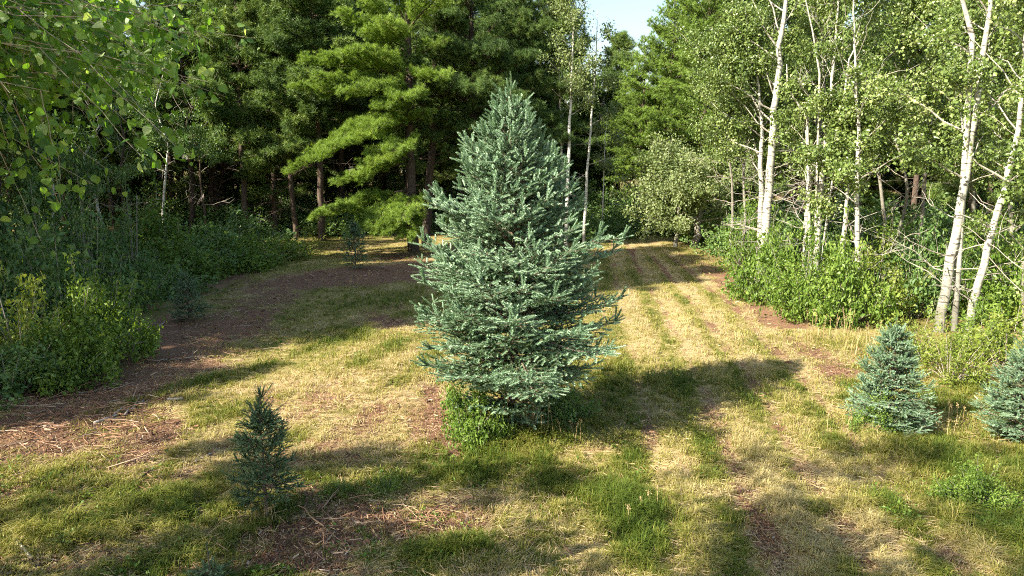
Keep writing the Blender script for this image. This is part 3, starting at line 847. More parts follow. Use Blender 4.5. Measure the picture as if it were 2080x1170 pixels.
def make_broadleaf(name, path, r0, seed, z_from, spread, limbs, leaf='aspen_leaf', bark='aspen_bark', size=.075, per=26, subs=7, side=None, bare=0.0, deadn=0, root=None, el0=.5, fork=None, lsp=.14, top=1.0, clear=False, gaps=True):
    """path: trunk points in world space, first on the ground"""
    rng = np.random.default_rng(seed)
    path = np.asarray(path, float)
    loc = path[0].copy()
    if root is None: root = empty(name, loc)
    q = path - loc
    t = np.linspace(0, 1, 24); q = samp(q, t)
    q[1:-1] += rng.normal(size=(22, 3)) * r0 * .16
    q = np.vstack([q[:1] - [0, 0, .15], q])
    L = len(q)
    rad = r0 * (1 - np.linspace(0, 1, L) ** 1.1 * .86); rad[0] *= 1.25; rad[1] *= 1.12
    tr = MB(); tr.tube(q, rad, 10)
    if fork is not None:
        for fp, fr in fork:
            fq = samp(np.asarray(fp, float) - loc, np.linspace(0, 1, 10)); tr.tube(fq, np.linspace(fr, fr * .35, 10), 8)
    tr.build('trunk', M[bark], root, True)
    br = MB(); lf = MB()
    hs = q[:, 2]; zmax = hs.max()
    cents = []; tints = []
    az = rng.random() * 6
    for k in range(limbs):
        f = k / max(1, limbs - 1)
        z = z_from + (zmax - z_from) * f * top
        az += 2.4 + rng.normal() * .4
        a = az
        if side is not None and rng.random() < .55: a = side + rng.normal() * .8
        if clear and math.sin(a) < -.25 and rng.random() < .8: a = -a
        Lb = spread * np.interp(f, [0, .25, .7, 1], [.75, 1.0, .8, .45]) * (.6 + .6 * rng.random())
        el = el0 + .35 * f + rng.normal() * .18
        i = np.searchsorted(hs, z); i = min(max(i, 1), L - 1)
        st = q[i - 1] + (q[i] - q[i - 1]) * ((z - hs[i - 1]) / max(1e-6, hs[i] - hs[i - 1]))
        st = np.array([st[0], st[1], z])
        p = curve(st, [math.cos(a) * math.cos(el), math.sin(a) * math.cos(el), math.sin(el)], Lb, 7, .08, rng, .14)
        br.tube(p, np.linspace(min(rad[i] * .42, .010 * Lb + .012), .005, 7), 5)
        isbare = rng.random() < bare
        for j in range(subs):
            tt = .3 + .7 * (j + rng.random()) / subs
            s0 = samp(p, np.array([tt]))[0]
            dr = nrm(p[-1] - p[0])
            d2 = nrm(dr * .6 + rng.normal(size=3) * np.array([.75, .75, .5]) + np.array([0, 0, .1]))
            l2 = (.28 * Lb + .22) * (.6 + .7 * rng.random())
            p2 = curve(s0, d2, l2, 5, .0, rng, .18)
            if isbare:
                br.tube(p2, np.linspace(.009, .003, 5), 3)
                for m in range(2):
                    s1 = samp(p2, np.array([.3 + .6 * rng.random()]))[0]
                    br.tube(curve(s1, d2 + rng.normal(size=3) * .7, l2 * .5, 3, 0, rng, .15), np.linspace(.005, .002, 3), 3)
                continue
            c = samp(p2, np.array([.35, .65, .95]))
            w_ = c[1] + loc                       # foliage grows in clumps with gaps between
            if .5 * (vnoise(w_[0] * .9 + w_[1] * .4, w_[2] * 1.05, 811) + vnoise(w_[1] * .9 - w_[0] * .3, w_[2] * .9 + 5, 823)) < (.44 if gaps else .2): continue
            br.tube(p2, np.linspace(.009, .003, 5), 3)
            cents.append(c); tints.append(np.full(3, .48 + rng.normal() * .14))
    for k in range(deadn):
        z = z_from * (.35 + .7 * rng.random()); a = rng.random() * TAU
        i = min(max(np.searchsorted(hs, z), 1), L - 1)
        p = curve([q[i, 0], q[i, 1], z], [math.cos(a), math.sin(a), .15 + rng.normal() * .3], .8 + 1.4 * rng.random(), 6, .05, rng, .2)
        br.tube(p, np.linspace(.018, .005, 6), 4)
        for m in range(6):
            s1 = samp(p, np.array([.2 + .8 * rng.random()]))[0]
            br.tube(curve(s1, nrm(p[-1] - p[0]) * .5 + rng.normal(size=3) * .6, .3 + .5 * rng.random(), 4, 0, rng, .2), np.linspace(.008, .003, 4), 3)
    if cents:
        leafy(lf, np.vstack(cents), int(per * 1.35), lsp, size, rng, np.concatenate(tints))
        lf.build('crown', M[leaf], root)
    br.build('branches', M['pale_twig' if bark in ('aspen_bark', 'birch_bark') else 'twig'], root)
    return root


def pxpath(pts, Y, dys=None):
    out = []
    for k, (a, b) in enumerate(pts):
        p = up(a, b, Y + (dys[k] if dys else 0))
        out.append(p)
    g = ground_z(out[0][0], out[0][1]); out[0][2] = g
    return out


G_ASP = 'aspens on the right side of the clearing'
# the two leaning white trunks at right
Y = at(1909, 674)[1]
t = make_broadleaf('aspen_tree', pxpath([(1908, 674), (1924, 560), (1941, 470), (1965, 330), (1985, 215), (1999, 110), (2012, 0), (2022, -110), (2030, -230)], Y), .145, 41, 4.2, 2.6, 20, size=.09, per=38, deadn=9, clear=True,
                   fork=[(pxpath([(1999, 120), (1975, 75), (1955, 0), (1930, -100)], Y), .09)])
# fork path keeps its own height
tag(t, 'leaning white aspen whose trunk splits in two near the top right', 'aspen', G_ASP)
Y = at(1958, 698)[1]
t = make_broadleaf('aspen_tree', pxpath([(1957, 698), (1972, 640), (1986, 585), (2015, 470), (2045, 360), (2072, 250), (2080, 120), (2095, -50), (2100, -200)], Y), .12, 42, 3.0, 2.2, 20, size=.09, per=38, deadn=5, clear=True)
tag(t, 'strongly leaning white aspen trunk cut off by the right edge', 'aspen', G_ASP)
# tall white trunk behind the bushes
t = make_broadleaf('aspen_tree', pxpath([(1553, 505), (1560, 400), (1568, 300), (1576, 200), (1584, 90), (1595, 0), (1602, -110), (1606, -240)], 27), .175, 43, 5.2, 3.0, 22, size=.09, per=42, side=PI, deadn=14, clear=True)
tag(t, 'tallest thick white aspen trunk rising straight behind the bushes', 'aspen', G_ASP)
t = make_broadleaf('aspen_tree', pxpath([(1543, 505), (1547, 420), (1546, 330), (1548, 270), (1540, 170), (1530, 60)], 27.6), .13, 44, 3.8, 2.9, 20, size=.09, per=44, side=PI, deadn=8, clear=True)
tag(t, 'thinner white aspen stem touching the tallest thick trunk on its left', 'aspen', G_ASP)
# bare forked aspen
t = make_broadleaf('aspen_tree', pxpath([(1656, 560), (1662, 460), (1668, 380), (1676, 300), (1686, 225), (1690, 150), (1700, 60), (1704, -60)], 24), .115, 45, 3.7, 2.0, 22, size=.09, per=32, bare=.55, deadn=10,
                   fork=[(pxpath([(1668, 320), (1640, 240), (1600, 180), (1598, 130)], 24), .05), (pxpath([(1680, 240), (1665, 150), (1650, 60), (1632, -20)], 24), .045), (pxpath([(1688, 190), (1725, 120), (1757, 60), (1770, 0)], 24), .035)])
tag(t, 'half bare aspen with long pale forking limbs right of the tallest trunk', 'aspen', G_ASP)
t = make_broadleaf('aspen_tree', pxpath([(1633, 560), (1638, 470), (1642, 380), (1640, 300), (1635, 220)], 24.5), .10, 46, 3.3, 1.7, 12, size=.09, per=34, deadn=5)
tag(t, 'short pale aspen stem on the left of the half bare forked aspen', 'aspen', G_ASP)
t = make_broadleaf('aspen_tree', pxpath([(1747, 600), (1742, 470), (1741, 360), (1745, 260), (1738, 160), (1735, 50), (1730, -60)], 21.8), .085, 47, 3.4, 1.9, 20, size=.09, per=40, deadn=4)
tag(t, 'thin crooked aspen stem in front of the bushes with a full leafy crown', 'aspen', G_ASP)
t = make_broadleaf('aspen_tree', pxpath([(1708, 565), (1714, 470), (1720, 410), (1724, 330), (1722, 250)], 22.6), .085, 48, 3.2, 1.6, 12, size=.09, per=36, deadn=4)
tag(t, 'short mottled aspen stem between the forked aspen and the thin crooked one', 'aspen', G_ASP)
# leafy aspens filling the space between
for k, (px, Y, h, z0, sp, n, sd, lab) in enumerate([
        (1820, 25, 9.5, 3.0, 2.4, 20, 51, 'full leafy aspen between the thin crooked stem and the leaning trunks'),
        (1860, 29, 11.5, 4.0, 2.8, 20, 52, 'tall leafy aspen standing behind the full leafy one'),
        (1780, 28, 11, 4.6, 2.4, 18, 53, 'leafy aspen crown above the thin crooked stem'),
        (2040, 23, 10.5, 2.0, 2.7, 26, 54, 'leafy aspen filling the upper right corner behind the leaning trunks'),
        (2080, 16, 6.0, 1.4, 1.7, 18, 55, 'low aspen with glossy leaves at the right edge in front of the leaning trunk'),
        (1500, 30, 10, 3.9, 2.7, 22, 56, 'spreading aspen crown left of the tallest trunk'),
        (1478, 33, 9.5, 4.6, 2.3, 18, 57, 'pale leafy aspen reaching over the track in front of the pines'),
        (1640, 29, 11.5, 6.0, 2.2, 16, 58, 'aspen crown high behind the half bare forked aspen'),
        (1950, 26, 12, 4.0, 2.6, 20, 59, 'aspen crown behind the fork of the leaning white aspen')]):
    b = stand(px, Y)
    rr = np.random.default_rng(sd)
    pts = [b + np.array([rr.normal() * .12 * i, rr.normal() * .12 * i, h * i / 5]) for i in range(6)]
    t = make_broadleaf('aspen_tree', pts, .0075 * h, sd, z0, sp, n, size=.095, per=46, deadn=3, bark='grey_bark')
    tag(t, lab, 'aspen', G_ASP)
# track end
b = stand(1410, 39)
t = make_broadleaf('aspen_tree', [b, b + [.15, 0, 1.2], b + [.3, 0, 2.4], b + [0, 0, 4.2]], .24, 61, 1.3, 3.9, 26, leaf='birch_leaf', bark='grey_bark', size=.12, per=34, side=PI, deadn=2, el0=.12, gaps=False, lsp=.2)
tag(t, 'low spreading tree with a thick grey-green trunk at the end of the track', 'aspen', G_ASP)
b = stand(1372, 38.5)
t = make_broadleaf('aspen_tree', [b, b + [.1, 0, 1.5], b + [0, 0, 3.0]], .12, 62, 1.2, 2.0, 12, leaf='birch_leaf', size=.12, per=30, bark='grey_bark', el0=.2, gaps=False, lsp=.2)
tag(t, 'small leafy tree just left of the thick grey-green trunk at the track end', 'aspen', G_ASP)
# birches in the gap behind the blue spruce
G_B = 'slim birches in the gap behind the blue spruce'
for k, (pts, Y, r, sd, z0, sp, n, lab) in enumerate([
        ([(1150, 475), (1153, 380), (1156, 280), (1160, 180), (1165, 80), (1168, 0)], 38, .12, 71, 7.0, 1.7, 16, 'white birch stem nearest the blue spruce on its right'),
        ([(1186, 475), (1191, 380), (1198, 280), (1206, 180), (1212, 90), (1214, 20)], 39, .09, 72, 6.0, 1.3, 13, 'slanting thin white birch at the edge of the sky gap'),
        ([(1140, 475), (1141, 380), (1140, 280), (1135, 150), (1140, 40)], 40, .09, 73, 6.5, 1.6, 12, 'greyish birch stem half hidden by the blue spruce'),
        ([(1222, 478), (1226, 380), (1228, 300), (1234, 220)], 44, .05, 74, 4.0, 1.0, 8, 'thin bare birch pole at the dark end of the clearing')]):
    t = make_broadleaf('birch_tree', pxpath(pts, Y), r, sd, z0, sp, n, leaf='birch_leaf', bark='birch_bark', size=.10, per=24, deadn=3, bare=.1 if k != 3 else .4, lsp=.2)
    tag(t, lab, 'birch', G_B)
# left: young broadleaved trees in front of the pine wood
G_L = 'young broadleaved trees before the left pine wood'
for k, (px, Y, h, z0, sp, n, r, sd, lab, lf, bk) in enumerate([
        (338, 38, 9.3, 4.2, 2.1, 20, .085, 81, 'slim pale-stemmed young tree with blue-green crown left of the bare pine trunks', 'dusk_leaf', 'birch_bark'),
        (215, 33, 8.0, 3.2, 2.2, 20, .09, 82, 'pale-stemmed young tree in shade below the hanging aspen leaves', 'dusk_leaf', 'birch_bark'),
        (420, 41, 8.6, 3.8, 2.2, 20, .08, 83, 'dark leafy young tree between the pale stem and the first bare pine trunk', 'dusk_leaf', 'pine_bark'),
        (265, 42, 9.8, 3.0, 2.4, 22, .1, 84, 'leafy young tree standing behind the two pale stems', 'dusk_leaf', 'pine_bark'),
        (120, 30, 6.5, 2.0, 2.0, 18, .08, 85, 'shaded young tree at the left edge behind the hanging leaves', 'dusk_leaf', 'birch_bark'),
        (20, 28, 7.0, 1.6, 2.2, 20, .08, 86, 'shaded leafy tree at the left edge above the bushes', 'dusk_leaf', 'pine_bark'),
        (560, 50, 15.0, 5.5, 1.8, 34, .16, 87, 'sparse grey-green tree with thin twiggy crown among the pines', 'birch_leaf', 'pine_bark')]):
    b = stand(px, Y); rr = np.random.default_rng(sd)
    pts = [b + np.array([rr.normal() * .1 * i, rr.normal() * .1 * i, h * i / 5]) for i in range(6)]
    t = make_broadleaf('young_tree', pts, r, sd, z0, sp, n, leaf=lf, bark=bk, size=.10 if k != 6 else .09, per=26 if k != 6 else 12, deadn=5, bare=0 if k != 6 else .35)
    tag(t, lab, 'tree', G_L)


# ------------------------------------------------------------------ the aspen close to the camera (hanging leaves, upper left)
def near_aspen():
    rng = np.random.default_rng(91)
    loc = np.array([-4.6, 2.2, float(ground_z(-4.6, 2.2))])
    root = empty('aspen_tree', loc)
    z = np.linspace(-.1, 9.2, 20)
    tp = np.stack([.12 * np.sin(z * .5), .1 * np.sin(z * .7 + 1), z], 1)
    tr = MB(); tr.tube(tp, .14 * (1 - z / 9.2 * .9).clip(.05), 12); tr.build('trunk', M['aspen_bark'], root, True)
    br = MB(); lf = MB()
    cs = []; ts = []

    def limb(z0, d, L, lift, nsub, nleaf, sag):
        st = np.array([np.interp(z0, z, tp[:, 0]), np.interp(z0, z, tp[:, 1]), z0])
        p = curve(st, d, L, 9, lift, rng, .08)
        br.tube(p, np.linspace(.0025 * L + .004, .0018, 9), 5)
        for j in range(nsub):
            t = .25 + .75 * (j + rng.random()) / nsub
            s0 = samp(p, np.array([t]))[0]
            d2 = nrm(nrm(p[-1] - p[0]) * .7 + rng.normal(size=3) * .6 + np.array([0, 0, sag]))
            p2 = curve(s0, d2, .35 + .55 * rng.random(), 6, -.12, rng, .12)
            br.tube(p2, np.linspace(.0025, .001, 6), 4)
            c = samp(p2, np.linspace(.15, 1, nleaf))
            cs.append(c); ts.append(np.full(len(c), .45 + rng.normal() * .08))
    # limbs reaching into the picture (targets in metres)
    for k in range(96):
        px, py, Y = 300 * rng.random() ** 1.1, 195 * rng.random() - 40, 3.2 + 1.9 * rng.random()
        if px > 310 - .45 * max(0, py): px *= .6
        tip = up(px - 35, py - 15, Y) - loc
        z0 = min(8.6, max(2.5, tip[2] - .3 + .5 * rng.random()))
        st = np.array([0, 0, z0]); L = np.linalg.norm(tip - st)
        limb(z0, nrm(tip - st) + np.array([0, 0, .10]), L, -.10, 8, 9, -.12)
    for k in range(0, 34, 2):
        z0 = 4.9 + 4.2 * k / 34; a = rng.random() * TAU
        if z0 < 6 and abs(a - 0) < .5: a += 1.5
        f = k / 34
        el = .35 + .5 * f
        limb(z0, [math.cos(a) * math.cos(el), math.sin(a) * math.cos(el), math.sin(el)], (1.9 - 1.0 * f) * (.6 + .6 * rng.random()), .0, 9, 8, .0)
    c = np.vstack(cs); t = np.concatenate(ts)
    c = np.repeat(c, 3, 0); t = np.repeat(t, 3)
    n = len(c)
    c = c + rng.normal(size=(n, 3)) * .045
    nn = nrm(rng.normal(size=(n, 3)) + np.array([-.5, -.5, .5]))
    d = nrm(np.cross(nn, rng.normal(size=(n, 3))) + np.array([.1, 0, -.9]))
    y = nrm(np.cross(nn, d)); zz = np.cross(d, y)
    lf.scatter(HEART, c + d * .03, np.stack([d, y, zz], 2), (.037 * (.55 + .9 * rng.random(n))), t + rng.normal(size=n) * .28)
    br.build('branches', M['twig'], root); lf.build('crown', M['near_leaf'], root)
    tag(root, 'aspen close to the camera with round leaves hanging into the upper left corner', 'aspen')


near_aspen()
# aspens behind the camera: their shade dapples the near grass
for k, (x, y, h, z0, sp, n, sd) in enumerate([(-6.5, -1.0, 9.0, 4.0, 1.8, 16, 95), (-9.5, 4.5, 5.6, 1.8, 1.5, 12, 96), (-3.5, -2.5, 9.5, 4.5, 1.6, 14, 97), (-6.2, 3.3, 10.5, 4.6, 1.35, 18, 100), (-13.0, 4.0, 8.0, 2.5, 1.8, 14, 98), (-11.6, 5.6, 7.0, 2.2, 1.5, 16, 102), (-8.3, 4.0, 8.0, 3.4, 1.4, 16, 103), (-4.6, .9, 10.8, 6.4, 1.2, 12, 104), (-10.6, 2.2, 8.0, 3.0, 1.5, 14, 105), (1.0, -1.5, 8.5, 5.5, 1.6, 12, 99)]):
    rr = np.random.default_rng(sd); b = np.array([x, y, float(ground_z(x, y))])
    pts = [b + np.array([rr.normal() * .1 * i, rr.normal() * .1 * i, h * i / 5]) for i in range(6)]
    t = make_broadleaf('aspen_tree', pts, .1, sd, z0, sp, n, size=.09, per=22 if x < -9 else 14)
    tag(t, 'aspen beside the camera outside the photo', 'aspen', 'aspens round the camera')


# ------------------------------------------------------------------ shrubs
def make_shrub(name, seed, mat, size=.075, clumps=55, per=46, tall=1.0, tmpl=LEAF_LONG, stems=9):
    """unit shrub: about 1 m in radius and 1 m high times tall"""
    rng = np.random.default_rng(seed)
    root = empty(name, (0, 0, 0))
    br = MB(); lf = MB()
    c = []; k = 0
    lob = rng.random(3) * 6
    while len(c) < clumps:
        v = nrm(rng.normal(size=3)); v[2] = abs(v[2])
        r = rng.random() ** .35
        a = math.atan2(v[1], v[0])
        R = 1 + .22 * math.sin(2 * a + lob[0]) + .16 * math.sin(3 * a + lob[1])
        p = np.array([v[0] * R, v[1] * R, v[2] * tall * (1 + .25 * math.sin(2 * a + lob[2]))]) * r * (.85 + .25 * rng.random())
        p[2] += .06
        c.append(p)
    c = np.array(c)
    for i, p in enumerate(c):
        if i % max(1, clumps // (stems * 3)) == 0:
            b = np.array([p[0] * .18, p[1] * .18, -.06])
            pa = samp(np.array([b, b * .4 + p * .6 + np.array([0, 0, .12]), p + np.array([0, 0, .05])]), np.linspace(0, 1, 6))
            br.tube(pa, np.linspace(.014, .004, 6), 4)
    leafy(lf, c, per, .105, size, rng, .5 + rng.normal(size=len(c)) * .12, tmpl, .4)
    # a few loose upright sprays break the outline
    up_ = []
    for k in range(24):
        p = c[rng.integers(len(c))]
        q = curve(p, nrm(p * np.array([1, 1, .5]) + np.array([0, 0, .9])), .22 + .38 * rng.random(), 4, .0, rng, .1)
        br.tube(q, np.linspace(.006, .002, 4), 3); up_.append(samp(q, np.array([.3, .6, .9, 1.0])))
    leafy(lf, np.vstack(up_), 5, .05, size * .9, rng, .6, tmpl, .5)
    br.build('stems', M['twig'], root); lf.build('leaves', M[mat], root)
    return root


SH = {}
for i, (mat, size, cl, per, tall) in enumerate([('shrub_leaf', .085, 80, 62, 1.0), ('shrub_leaf', .075, 76, 64, 1.25), ('dusk_leaf', .10, 64, 40, 1.2), ('dusk_leaf', .11, 60, 38, .9), ('sunny_leaf', .075, 56, 40, 1.2), ('dusk_leaf', .06, 46, 44, 2.2), ('shrub_leaf', .07, 60, 40, .7)]):
    SH[i] = make_shrub('shrub', 200 + i, mat, size, cl, per, tall)
    tag(SH[i], 'x', 'shrub')
SUSED = set()


def bush(i, loc, s, label, group, rz=None):
    rz = rg.random() * 6 if rz is None else rz
    sc = s if isinstance(s, tuple) else (s, s, s)
    if i in SUSED: return copy_tree(SH[i], loc, rz, sc, label, group)
    SUSED.add(i); o = SH[i]
    o.location = tuple(loc); o.rotation_euler = (0, 0, rz); o.scale = sc; o['label'] = label; o['group'] = group
    return o


G1 = 'bushes along the left edge of the clearing'
for px, py, i, s, lab in [
        (50, 760, 4, (1.25, 1.1, 1.75), 'sunlit yellow-green bush at the left edge of the photo'),
        (150, 775, 0, (1.2, 1.0, 1.2), 'dark low bush right in front of the sunlit yellow-green bush'),
        (190, 735, 0, (1.25, 1.1, 1.55), 'big dark green bush with drooping leaves beside the brush litter'),
        (20, 800, 3, (1.2, 1, 1.0), 'low dark bush in the shade at the left edge by the brush litter'),
        (225, 690, 6, (1.2, 1.2, 1.9), 'dark bush at the corner where the shrub line turns back'),
        (130, 690, 2, (1.6, 1.4, 1.9), 'blue-green bush behind the sunlit yellow-green bush'),
        (20, 660, 3, (1.7, 1.5, 2.4), 'shaded bush at the left edge behind the sunlit one'),
        (215, 630, 2, (1.7, 1.5, 2.0), 'broad blue-green bush behind the dark corner bush'),
        (330, 600, 3, (1.5, 1.4, 1.3), 'low shaded bush behind the small dark spruce'),
        (360, 575, 0, (1.8, 1.6, 1.5), 'shaded bush in the middle of the left shrub line'),
        (430, 560, 2, (1.8, 1.6, 1.4), 'rounded shaded bush below the first bare pine trunk'),
        (490, 548, 0, (1.7, 1.5, 1.3), 'shaded bush below the thick straight pine trunk'),
        (550, 534, 6, (1.8, 1.6, 1.5), 'low bush near the far end of the left shrub line'),
        (600, 522, 4, (1.5, 1.4, .8), 'yellowish low bush at the far end of the left shrub line'),
        (180, 580, 3, (2.2, 2, 2.6), 'tall shaded bush between the saplings'),
        (60, 590, 2, (2.2, 2, 2.8), 'tall shaded bush left of the saplings'),
        (320, 540, 0, (2.2, 2, 2.2), 'tall shaded bush in front of the pale-stemmed young tree'),
        (410, 525, 3, (2.2, 2, 1.8), 'shaded bush at the foot of the bare pine trunks'),
        (500, 512, 2, (2.4, 2, 1.5), 'shaded bush in front of the pine wood')]:
    bush(i, at(px, py), s, lab, G1)
for px, Y, i, s, lab in [(100, 19.5, 5, (.9, .9, 1.7), 'tall blue-green sapling over the left bushes, nearest the photo edge'), (190, 21, 5, (1.0, 1.0, 1.9), 'tall blue-green sapling in the middle of the left bushes'),
                         (275, 23, 5, (1.0, 1.0, 1.75), 'tall blue-green sapling right of the other two over the left bushes')]:
    bush(i, stand(px, Y), s, lab, 'saplings over the left bushes')
G2 = 'bushes under the right aspens'
for px, py, i, s, lab in [
        (1560, 610, 0, (1.3, 1.2, 1.9), 'bright green bush at the bend of the right bush line'),
        (1625, 645, 1, (1.3, 1.2, 1.7), 'bright green bush in front of the pale aspen stems'),
        (1700, 655, 0, (1.3, 1.2, 2.0), 'dense green bush at the foot of the thin crooked aspen'),
        (1775, 640, 4, (1.4, 1.3, 1.7), 'yellow-green bush right of the thin crooked aspen'),
        (1850, 640, 2, (1.4, 1.3, 1.9), 'green bush left of the leaning white trunks'),
        (1520, 560, 1, (1.4, 1.3, 2.0), 'grey-green bush at the far corner of the right bush line'),
        (1500, 520, 2, (1.6, 1.4, 1.7), 'shaded bush behind the far corner of the right bush line'),
        (1690, 590, 0, (1.8, 1.6, 1.2), 'bush between the pale aspen stems'),
        (1800, 590, 1, (2, 1.8, 1.5), 'tall bush behind the right bush line'),
        (1900, 600, 3, (2, 1.8, 2.2), 'shaded bush behind the leaning white trunks'),
        (1990, 640, 1, (1.6, 1.5, 1.9), 'green bush right behind the second leaning trunk'),
        (2075, 660, 0, (1.5, 1.4, 2.1), 'tall green bush at the right edge below the low aspen'),
        (1930, 770, 4, (.85, .8, .9), 'yellow-green bush in front of the leaning white trunks'),
        (1855, 725, 4, (.9, .8, .8), 'yellow-green low bush behind the bushy blue spruce'),
        (2045, 745, 4, (1.1, 1.0, 1.0), 'yellow-green bush behind the cut-off blue spruce'),
        (1990, 725, 1, (.9, .8, .8), 'small green bush at the foot of the second leaning trunk'),
        (1440, 492, 1, (1.6, 1.4, 1.0), 'low bush right of the thick trunk at the track end'),
        (1245, 484, 3, (1.8, 1.5, 1.3), 'dark bush at the left side of the track end'),
        (1390, 478, 1, (1.4, 1.2, .8), 'low green bush around the thick trunk at the track end'),
        (1170, 488, 3, (2.2, 1.6, 1.7), 'dark bush below the white birch stems')]:
    bush(i, at(px, py), s, lab, G2)
# dark undergrowth of the wood
for row, (Y, n) in enumerate([(47, 10), (53, 13), (60, 14)]):
    for k in range(n):
        px = 330 + (k + rg.random() * .7) * 620 / n if row == 0 else 0 + (k + rg.random()) * 1150 / n
        bush([2, 3][k % 2], stand(px, Y + rg.normal()), (2.2, 1.9, (1.1 if row == 0 else 2.0) + .8 * rg.random()), 'dark undergrowth bush on the shaded floor of the left wood', 'undergrowth of the left wood')
for k in range(26):
    px = 1180 + (k + rg.random()) * 920 / 26
    bush([2, 3][k % 2], stand(px, 50 + rg.normal() * 2 if px < 1500 else 34 + rg.random() * 5), (2.2, 1.9, 1.5 + .7 * rg.random()), 'dark undergrowth bush on the shaded floor of the right wood', 'undergrowth of the right wood')
# leafy bushes at the foot of the big spruce and small weeds in the clearing
bush(0, at(952, 900), (.60, .48, .95), 'leafy green bush growing under the left side of the large blue spruce', 'bushes in the clearing')
bush(6, at(1010, 890), (.40, .38, .6), 'small leafy bush in front of the stem of the large blue spruce', 'bushes in the clearing')
bush(3, at(1140, 850), (.6, .5, .7), 'dark bush in the shade under the right side of the large blue spruce', 'bushes in the clearing')
bush(0, at(1975, 1030), (.46, .42, .48), 'dark green bush in the grass at the lower right', 'bushes in the clearing')
bush(6, at(785, 1000), (.30, .26, .30), 'low dark green plant on the dirt left of the spruce bush', 'bushes in the clearing')
bush(1, at(1780, 880), (.55, .45, .42), 'weedy green plant against the foot of the bushy blue spruce', 'bushes in the clearing')
bush(6, at(690, 1000), (.26, .24, .2), 'low green weed patch right of the slim dark spruce', 'bushes in the clearing')


# ------------------------------------------------------------------ grass, litter, straw
def visible_points(n, rng, y0=6.6, y1=46.0):
    """points spread over the clearing, thinner with distance"""
    u = rng.random(n)
    y = 1 / (1 / y0 + u * (1 / y1 - 1 / y0))
    x = (rng.random(n) * 2 - 1) * (.80 * y + 2.0)
    return x, y


def in_clearing(x, y):
    lx = np.interp(y, [6, 12, 14.5, 17, 20, 28, 36, 46], [-12, -10.5, -9.4, -8.2, -9.6, -11, -13.5, -15])
    rx = np.interp(y, [6, 12, 15, 18, 20, 24, 30, 38, 46], [9, 11, 10.5, 9.5, 7.6, 7.6, 8.6, 11, 12])
    return (x > lx) & (x < rx)


def grass():
    rng = np.random.default_rng(301)
    mb = MB()
    N = 1000000
    x, y = visible_points(N, rng)
    g, l, h = zones(x, y)
    cl = fbm(x * 6.5, y * 6.5, 401, 2)
    keep = in_clearing(x, y) & (rng.random(N) < np.clip(1.15 - 1.0 * l, .10, 1) * np.clip(2.6 * cl - .75, .05, 1.2))
    x, y, g, l, h, cl = x[keep], y[keep], g[keep], l[keep], h[keep], cl[keep]
    n = len(x)
    z = ground_z(x, y)
    big = 1 + np.clip((y - 10) / 20, 0, 1.4)
    hh = (.035 + .11 * h ** 1.6 + .06 * np.clip(g - .4, 0, 1)) * (.5 + .9 * rng.random(n)) * (.3 + 1.4 * cl)
    dry = np.clip(1.0 - g * 1.45 + rng.normal(size=n) * .20 + .55 * (cl - .5), 0, 1)
    lean = .35 + .75 * rng.random(n) + .5 * dry * rng.random(n)
    az = rng.random(n) * TAU + 0
    fl = fbm(x * .6, y * .6, 501, 2) * 9
    az = np.where(rng.random(n) < .15, fl, az)
    w = (.0032 + .0022 * rng.random(n)) * big
    dx = np.cos(az); dy = np.sin(az)
    sx = -dy * w; sy = dx * w
    b = np.stack([x, y, z - .005], 1)
    m = b + np.stack([dx * hh * lean * .35, dy * hh * lean * .35, hh * .65], 1)
    t = b + np.stack([dx * hh * lean * 1.05, dy * hh * lean * 1.05, hh * (1.05 - .38 * lean).clip(.2)], 1)
    sd = np.stack([sx, sy, np.zeros(n)], 1)
    v = np.stack([b - sd, b + sd, m + sd * .8, m - sd * .8, t], 1).reshape(-1, 3)
    o = (np.arange(n) * 5)[:, None]
    mb.add(v, o + np.array([[3, 2, 4]]), o + np.array([[0, 1, 2, 3]]), np.repeat(dry, 5))
    o = mb.build('grass', M['grass'])
    tag(o, 'mown grass of the clearing, green in patches and dried to straw in others', 'grass', None, 'stuff')


grass()


